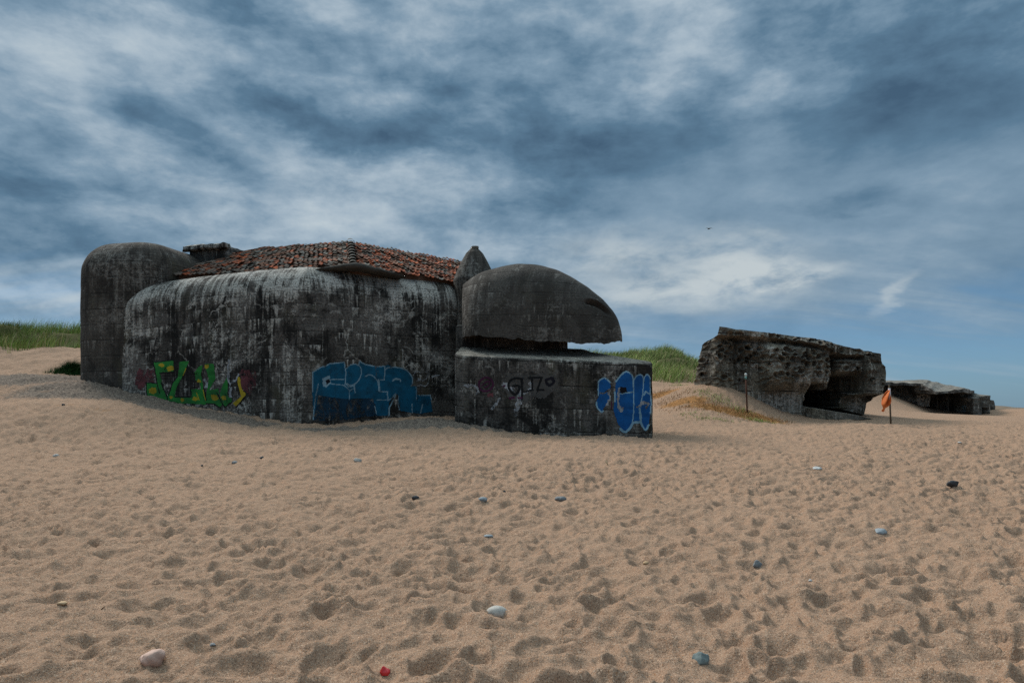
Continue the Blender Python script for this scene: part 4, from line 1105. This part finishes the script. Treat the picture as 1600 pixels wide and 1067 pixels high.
x, y, z = hit(1392.5, 662); s_ = y/F
fl = empty('flag', (x, y, z), 'limp orange flag on a wooden pole in front of the bunkers', 'flag')
m_wood = plain('weathered_pole_wood', (.085, .065, .045), .4, 15, .9, .1, .003)
top = np.array([x-3*s_, y, z+61*s_]); bot = np.array([x, y, z-.3]); at = lambda k: bot+(top-bot)*k
v, f_ = tube([at(0), at(.4), at(.7), at(1)], [.04, .036, .034, .03]); obj('pole', v, f_, m_wood, fl)
v, f_ = tube([at(.62), at(.75), at(.92)], [.048, .052, .046]); obj('sleeve', v, f_, plain('white_webbing', (.5, .45, .46), .2, 10), fl)
m_or, t, b = material('orange_cloth'); P_ = t.n('ShaderNodeTexCoord').outputs['Object']
t.put(b.inputs['Base Color'], t.mix(t.noise(P_, 6, 4), (.50, .10, .025), (.62, .18, .045))); b.inputs['Roughness'].default_value = .7
def flagpts(zx, zy, d): 
    return (x + (1360+zx/11.85 - 1392.5)*s_, y+d, z + (662-(580+zy/11.85))*s_)
Ls = np.array([(338, 352), (290, 400), (252, 470), (232, 540), (214, 610), (222, 660), (232, 690), (198, 730), (215, 752)], float)
Rs = np.array([(352, 352), (352, 420), (356, 490), (356, 560), (345, 620), (318, 660), (268, 692), (258, 728), (252, 752)], float)
V = []; nu, nv = 22, 60
for i in range(nv):
    q = i/(nv-1)*8; L = np.array([np.interp(q, range(9), Ls[:, k]) for k in (0, 1)]); R = np.array([np.interp(q, range(9), Rs[:, k]) for k in (0, 1)])
    for j in range(nu):
        u = j/(nu-1); p = L+(R-L)*u
        V.append(flagpts(p[0], p[1], .14*math.sin(u*9+q*.5)*math.sin(math.pi*min(1, .15+q/6))-.03))
cl = obj('cloth', V, grid_faces(nv, nu, flip=True), m_or, fl); md = cl.modifiers.new('thick', 'SOLIDIFY'); md.thickness = .012

# gull, gliding
bd = 75.0; bx_, by_, bz_ = PX(1108, 357.3, bd)
def bird():
    V, Fc = stone_mesh(.075, .24, .07, 3, .02, 0, .5, 10); V = V.tolist(); Fc = Fc.tolist()
    for sgn in (-1, 1):
        b0 = len(V)
        prof = [(.03, .0, .20, .02), (.15, .045, .17, .018), (.27, .05, .13, .012), (.38, .02, .06, .008), (.44, .005, .01, .004)]
        for (xx, zz, ch_, tk) in prof:
            for (yy, z2) in ((-ch_*.5, 0), (0, tk), (ch_*.5, 0), (0, -tk)): V.append((sgn*xx, yy-.06*xx, zz+z2))
        for i in range(4):
            for q in range(4): Fc.append((b0+i*4+q, b0+i*4+(q+1) % 4, b0+(i+1)*4+(q+1) % 4, b0+(i+1)*4+q))
        Fc.append(tuple(range(b0+16, b0+20)))
    return np.array(V), Fc
v, f_ = bird()
o = obj('gull', v+np.array([bx_, by_, bz_]), f_, plain('gull_feathers', (.14, .15, .16), .3, 8), loc=(bx_, by_, bz_)); tag(o, 'small dark gull gliding in the sky above the dunes', 'bird')

# ================================================================== light, sky, camera
SUN = Vector((-.50, .60, .72)).normalized()
el = math.asin(SUN.z); az = math.atan2(SUN.x, SUN.y)
ld = bpy.data.lights.new('sun', 'SUN'); ld.energy = 2.9; ld.angle = math.radians(20); ld.color = (1, .94, .86)
lo = bpy.data.objects.new('sun', ld); link(lo); lo.location = (-20, 10, 30); lo.rotation_euler = (-SUN).to_track_quat('-Z', 'Y').to_euler()

W = bpy.data.worlds.new('World'); SC.world = W; W.use_nodes = True
t = NT(W.node_tree); bg = W.node_tree.nodes['Background']
D = t.vm('NORMALIZE', t.n('ShaderNodeTexCoord').outputs['Generated'])
sky = t.n('ShaderNodeTexSky', sky_type='NISHITA', sun_disc=False); sky.sun_elevation = el; sky.sun_rotation = az; sky.air_density = 1.0; sky.dust_density = .6; sky.ozone_density = 2.0
dx, dy, dz = t.sep(D)
zc = t.m('MAXIMUM', dz, 0.0)
AZ = t.m('ARCTAN2', dx, dy); EL = t.m('ARCSINE', t.m('MINIMUM', zc, 1.0))
inv = t.m('DIVIDE', 1.0, t.m('ADD', zc, .26))
C = t.comb(t.m('MULTIPLY', dx, inv), t.m('MULTIPLY', dy, inv), 0.0)          # cloud sheet coordinates
# warped angles so that placed cloud masses get ragged edges
wa = t.noise(t.comb(t.m('MULTIPLY', AZ, 3.0), t.m('MULTIPLY', EL, 7.0), 0.0), 1.0, 7, .6, .4, 'Color')
wx_, wy_, _ = t.sep(wa)
AZw = t.m('ADD', AZ, t.m('MULTIPLY', t.m('SUBTRACT', wx_, .5), .26)); ELw = t.m('ADD', EL, t.m('MULTIPLY', t.m('SUBTRACT', wy_, .5), .12))
AE = t.comb(AZw, ELw, 0.0)
def blobn(px, py, rx, ry, amp, ang=0.0):
    a0 = math.atan2(px-CX, F); e0 = math.atan2((HY-py), math.hypot(F, px-CX))
    mp = t.n('ShaderNodeMapping', vector_type='TEXTURE'); t.put(mp.inputs[0], AE)
    mp.inputs['Location'].default_value = (a0, e0, 0); mp.inputs['Rotation'].default_value = (0, 0, ang); mp.inputs['Scale'].default_value = (rx/F, ry/F, 1)
    ln = t.n('ShaderNodeVectorMath', operation='LENGTH'); t.put(ln.inputs[0], mp.outputs[0])
    return t.ss(ln.outputs['Value'], 0.0, 1.75, amp, 0.0)
S1 = t.comb(AZ, t.m('MULTIPLY', EL, 1.75), 0.0)
nA = t.noise(t.map(S1, (1, 1, 1), (2.3, 1.1, 0), (0, 0, -.12)), 5.2, 9, .57, .15)
nB = t.noise(t.map(S1, (1, 1.15, 1), (7.3, 4.1, 0), (0, 0, -.05)), 15.0, 8, .60, .15)
nC = t.noise(t.map(C, (.55, 2.2, 1), (1.3, 9.1, 0), (0, 0, -.2)), 2.6, 6, .52, .3)
low_ = t.ss(EL, .42, .10)
calm = t.m('SUBTRACT', 1.0, t.m('MULTIPLY', t.m('MULTIPLY', t.ss(AZ, .02, .22), t.ss(EL, .44, .30)), .62))
val = t.m('ADD', .52, t.m('ADD', t.m('MULTIPLY', t.m('MULTIPLY', t.m('SUBTRACT', nA, .5), calm), .85), t.m('ADD', t.m('MULTIPLY', t.m('MULTIPLY', t.m('SUBTRACT', nB, .5), calm), .60), t.m('MULTIPLY', t.m('MULTIPLY', t.m('SUBTRACT', nC, .5), low_), .50))))
BL = [  # placed masses: brighter (+) and darker (-)
    (620, 215, 130, 34, -.34, -.12), (920, 215, 170, 52, -.36, -.05), (440, 165, 90, 22, -.26, -.2), (280, 215, 150, 30, -.24, -.30), (450, 30, 140, 34, -.30, 0), (1420, 40, 260, 60, -.30, .15), (1540, 150, 170, 50, -.26, .1),
    (60, 285, 190, 38, -.30, -.08), (1330, 165, 120, 40, -.22, .2), (870, 90, 140, 40, -.16, 0), (800, 330, 120, 36, -.18, 0), (1320, 310, 80, 14, -.18, 0), (660, 110, 80, 24, -.18, -.4), (60, 390, 150, 40, -.16, 0),
    (100, 110, 110, 44, .26, -.4), (300, 75, 170, 46, .20, .1), (170, 330, 140, 22, .28, 0), (260, 230, 110, 16, .18, -.1), (540, 310, 220, 44, .20, .1), (1060, 90, 130, 60, .20, -.2), (1250, 110, 100, 40, .14, 0), (480, 5, 60, 20, .3, 0), (700, 360, 160, 40, .14, 0),
    (40, 460, 160, 12, .22, -.03), (560, 420, 260, 60, .10, 0),
]
for q in BL: val = t.m('ADD', val, blobn(q[0], q[1], q[2], q[3], q[4]*.88, q[5]))
dark_c, mid_c, lite_c, top_c = (.054, .106, .172), (.190, .288, .385), (.350, .440, .520), (.53, .60, .635)
cloud = t.ramp(val, [(0.10, dark_c), (.34, (.100, .185, .275)), (.52, mid_c), (.72, lite_c), (1.0, top_c)])
# open blue towards the horizon, and towards the right
skyc = t.mix(.55, t.vm('MULTIPLY', sky.outputs[0], (.055, .075, .095)), (.115, .245, .395))
lowband = t.ss(t.m('ADD', EL, t.m('MULTIPLY', t.m('SUBTRACT', nC, .5), .22)), .19, .03)
side = t.m('MAXIMUM', t.ss(t.m('ADD', AZ, t.m('MULTIPLY', t.m('SUBTRACT', nB, .5), .3)), .05, .55), t.ss(AZ, -.30, -.56))
clear = t.m('MULTIPLY', lowband, t.m('ADD', .35, t.m('MULTIPLY', side, .60)))
veil = t.mix(t.ss(nC, .46, .72, 0, .40), skyc, (.30, .40, .48))
col = t.mix(clear, cloud, veil)
# the white wind-combed cloud low on the right
fx = t.noise(t.map(t.comb(AZ, EL, 0.0), (7, 16, 1), (0, 0, 0), (0, 0, -.60)), 1.9, 8, .60, .2)
wsp = 0.0
for q in ((1060, 432, 150, 52, .55, -.08), (1150, 418, 80, 30, .50, -.50), (955, 388, 70, 30, .36, .1), (1010, 465, 190, 22, .34, .08), (1235, 442, 60, 11, .34, .10)): wsp = t.m('ADD', wsp, blobn(*q))
wsp = t.m('MULTIPLY', wsp, t.ss(fx, .22, .62))
wsp = t.m('ADD', wsp, t.m('MULTIPLY', blobn(1372, 466, 34, 7, .38, .62), 1.0))
col = t.mix(t.m('MINIMUM', wsp, .80), col, (.56, .61, .62))
# thinner, brighter cloud overhead where the sun stands behind it
hi = t.ss(EL, .62, 1.05, 1.0, 4.4)
col = t.vm('MULTIPLY', col, t.comb(t.m('POWER', hi, 1.10), hi, t.m('POWER', hi, .88)))
t.put(bg.inputs[0], col); bg.inputs[1].default_value = .88

cam = bpy.data.cameras.new('camera'); cam.lens = 24; cam.sensor_width = 36; cam.shift_y = (HY-533.5)/1600; cam.clip_end = 40000; cam.clip_start = .05
co = bpy.data.objects.new('camera', cam); link(co); co.location = (0, 0, H); co.rotation_euler = (math.radians(90), 0, 0)
SC.camera = co
SC.view_settings.view_transform = 'Standard'; SC.view_settings.look = 'None'; SC.view_settings.exposure = .28; SC.view_settings.gamma = 1
SC.render.resolution_x, SC.render.resolution_y = 1024, 682

SC.cycles.use_denoising = False
SC.cycles.max_bounces = 4; SC.cycles.diffuse_bounces = 3; SC.cycles.transparent_max_bounces = 6
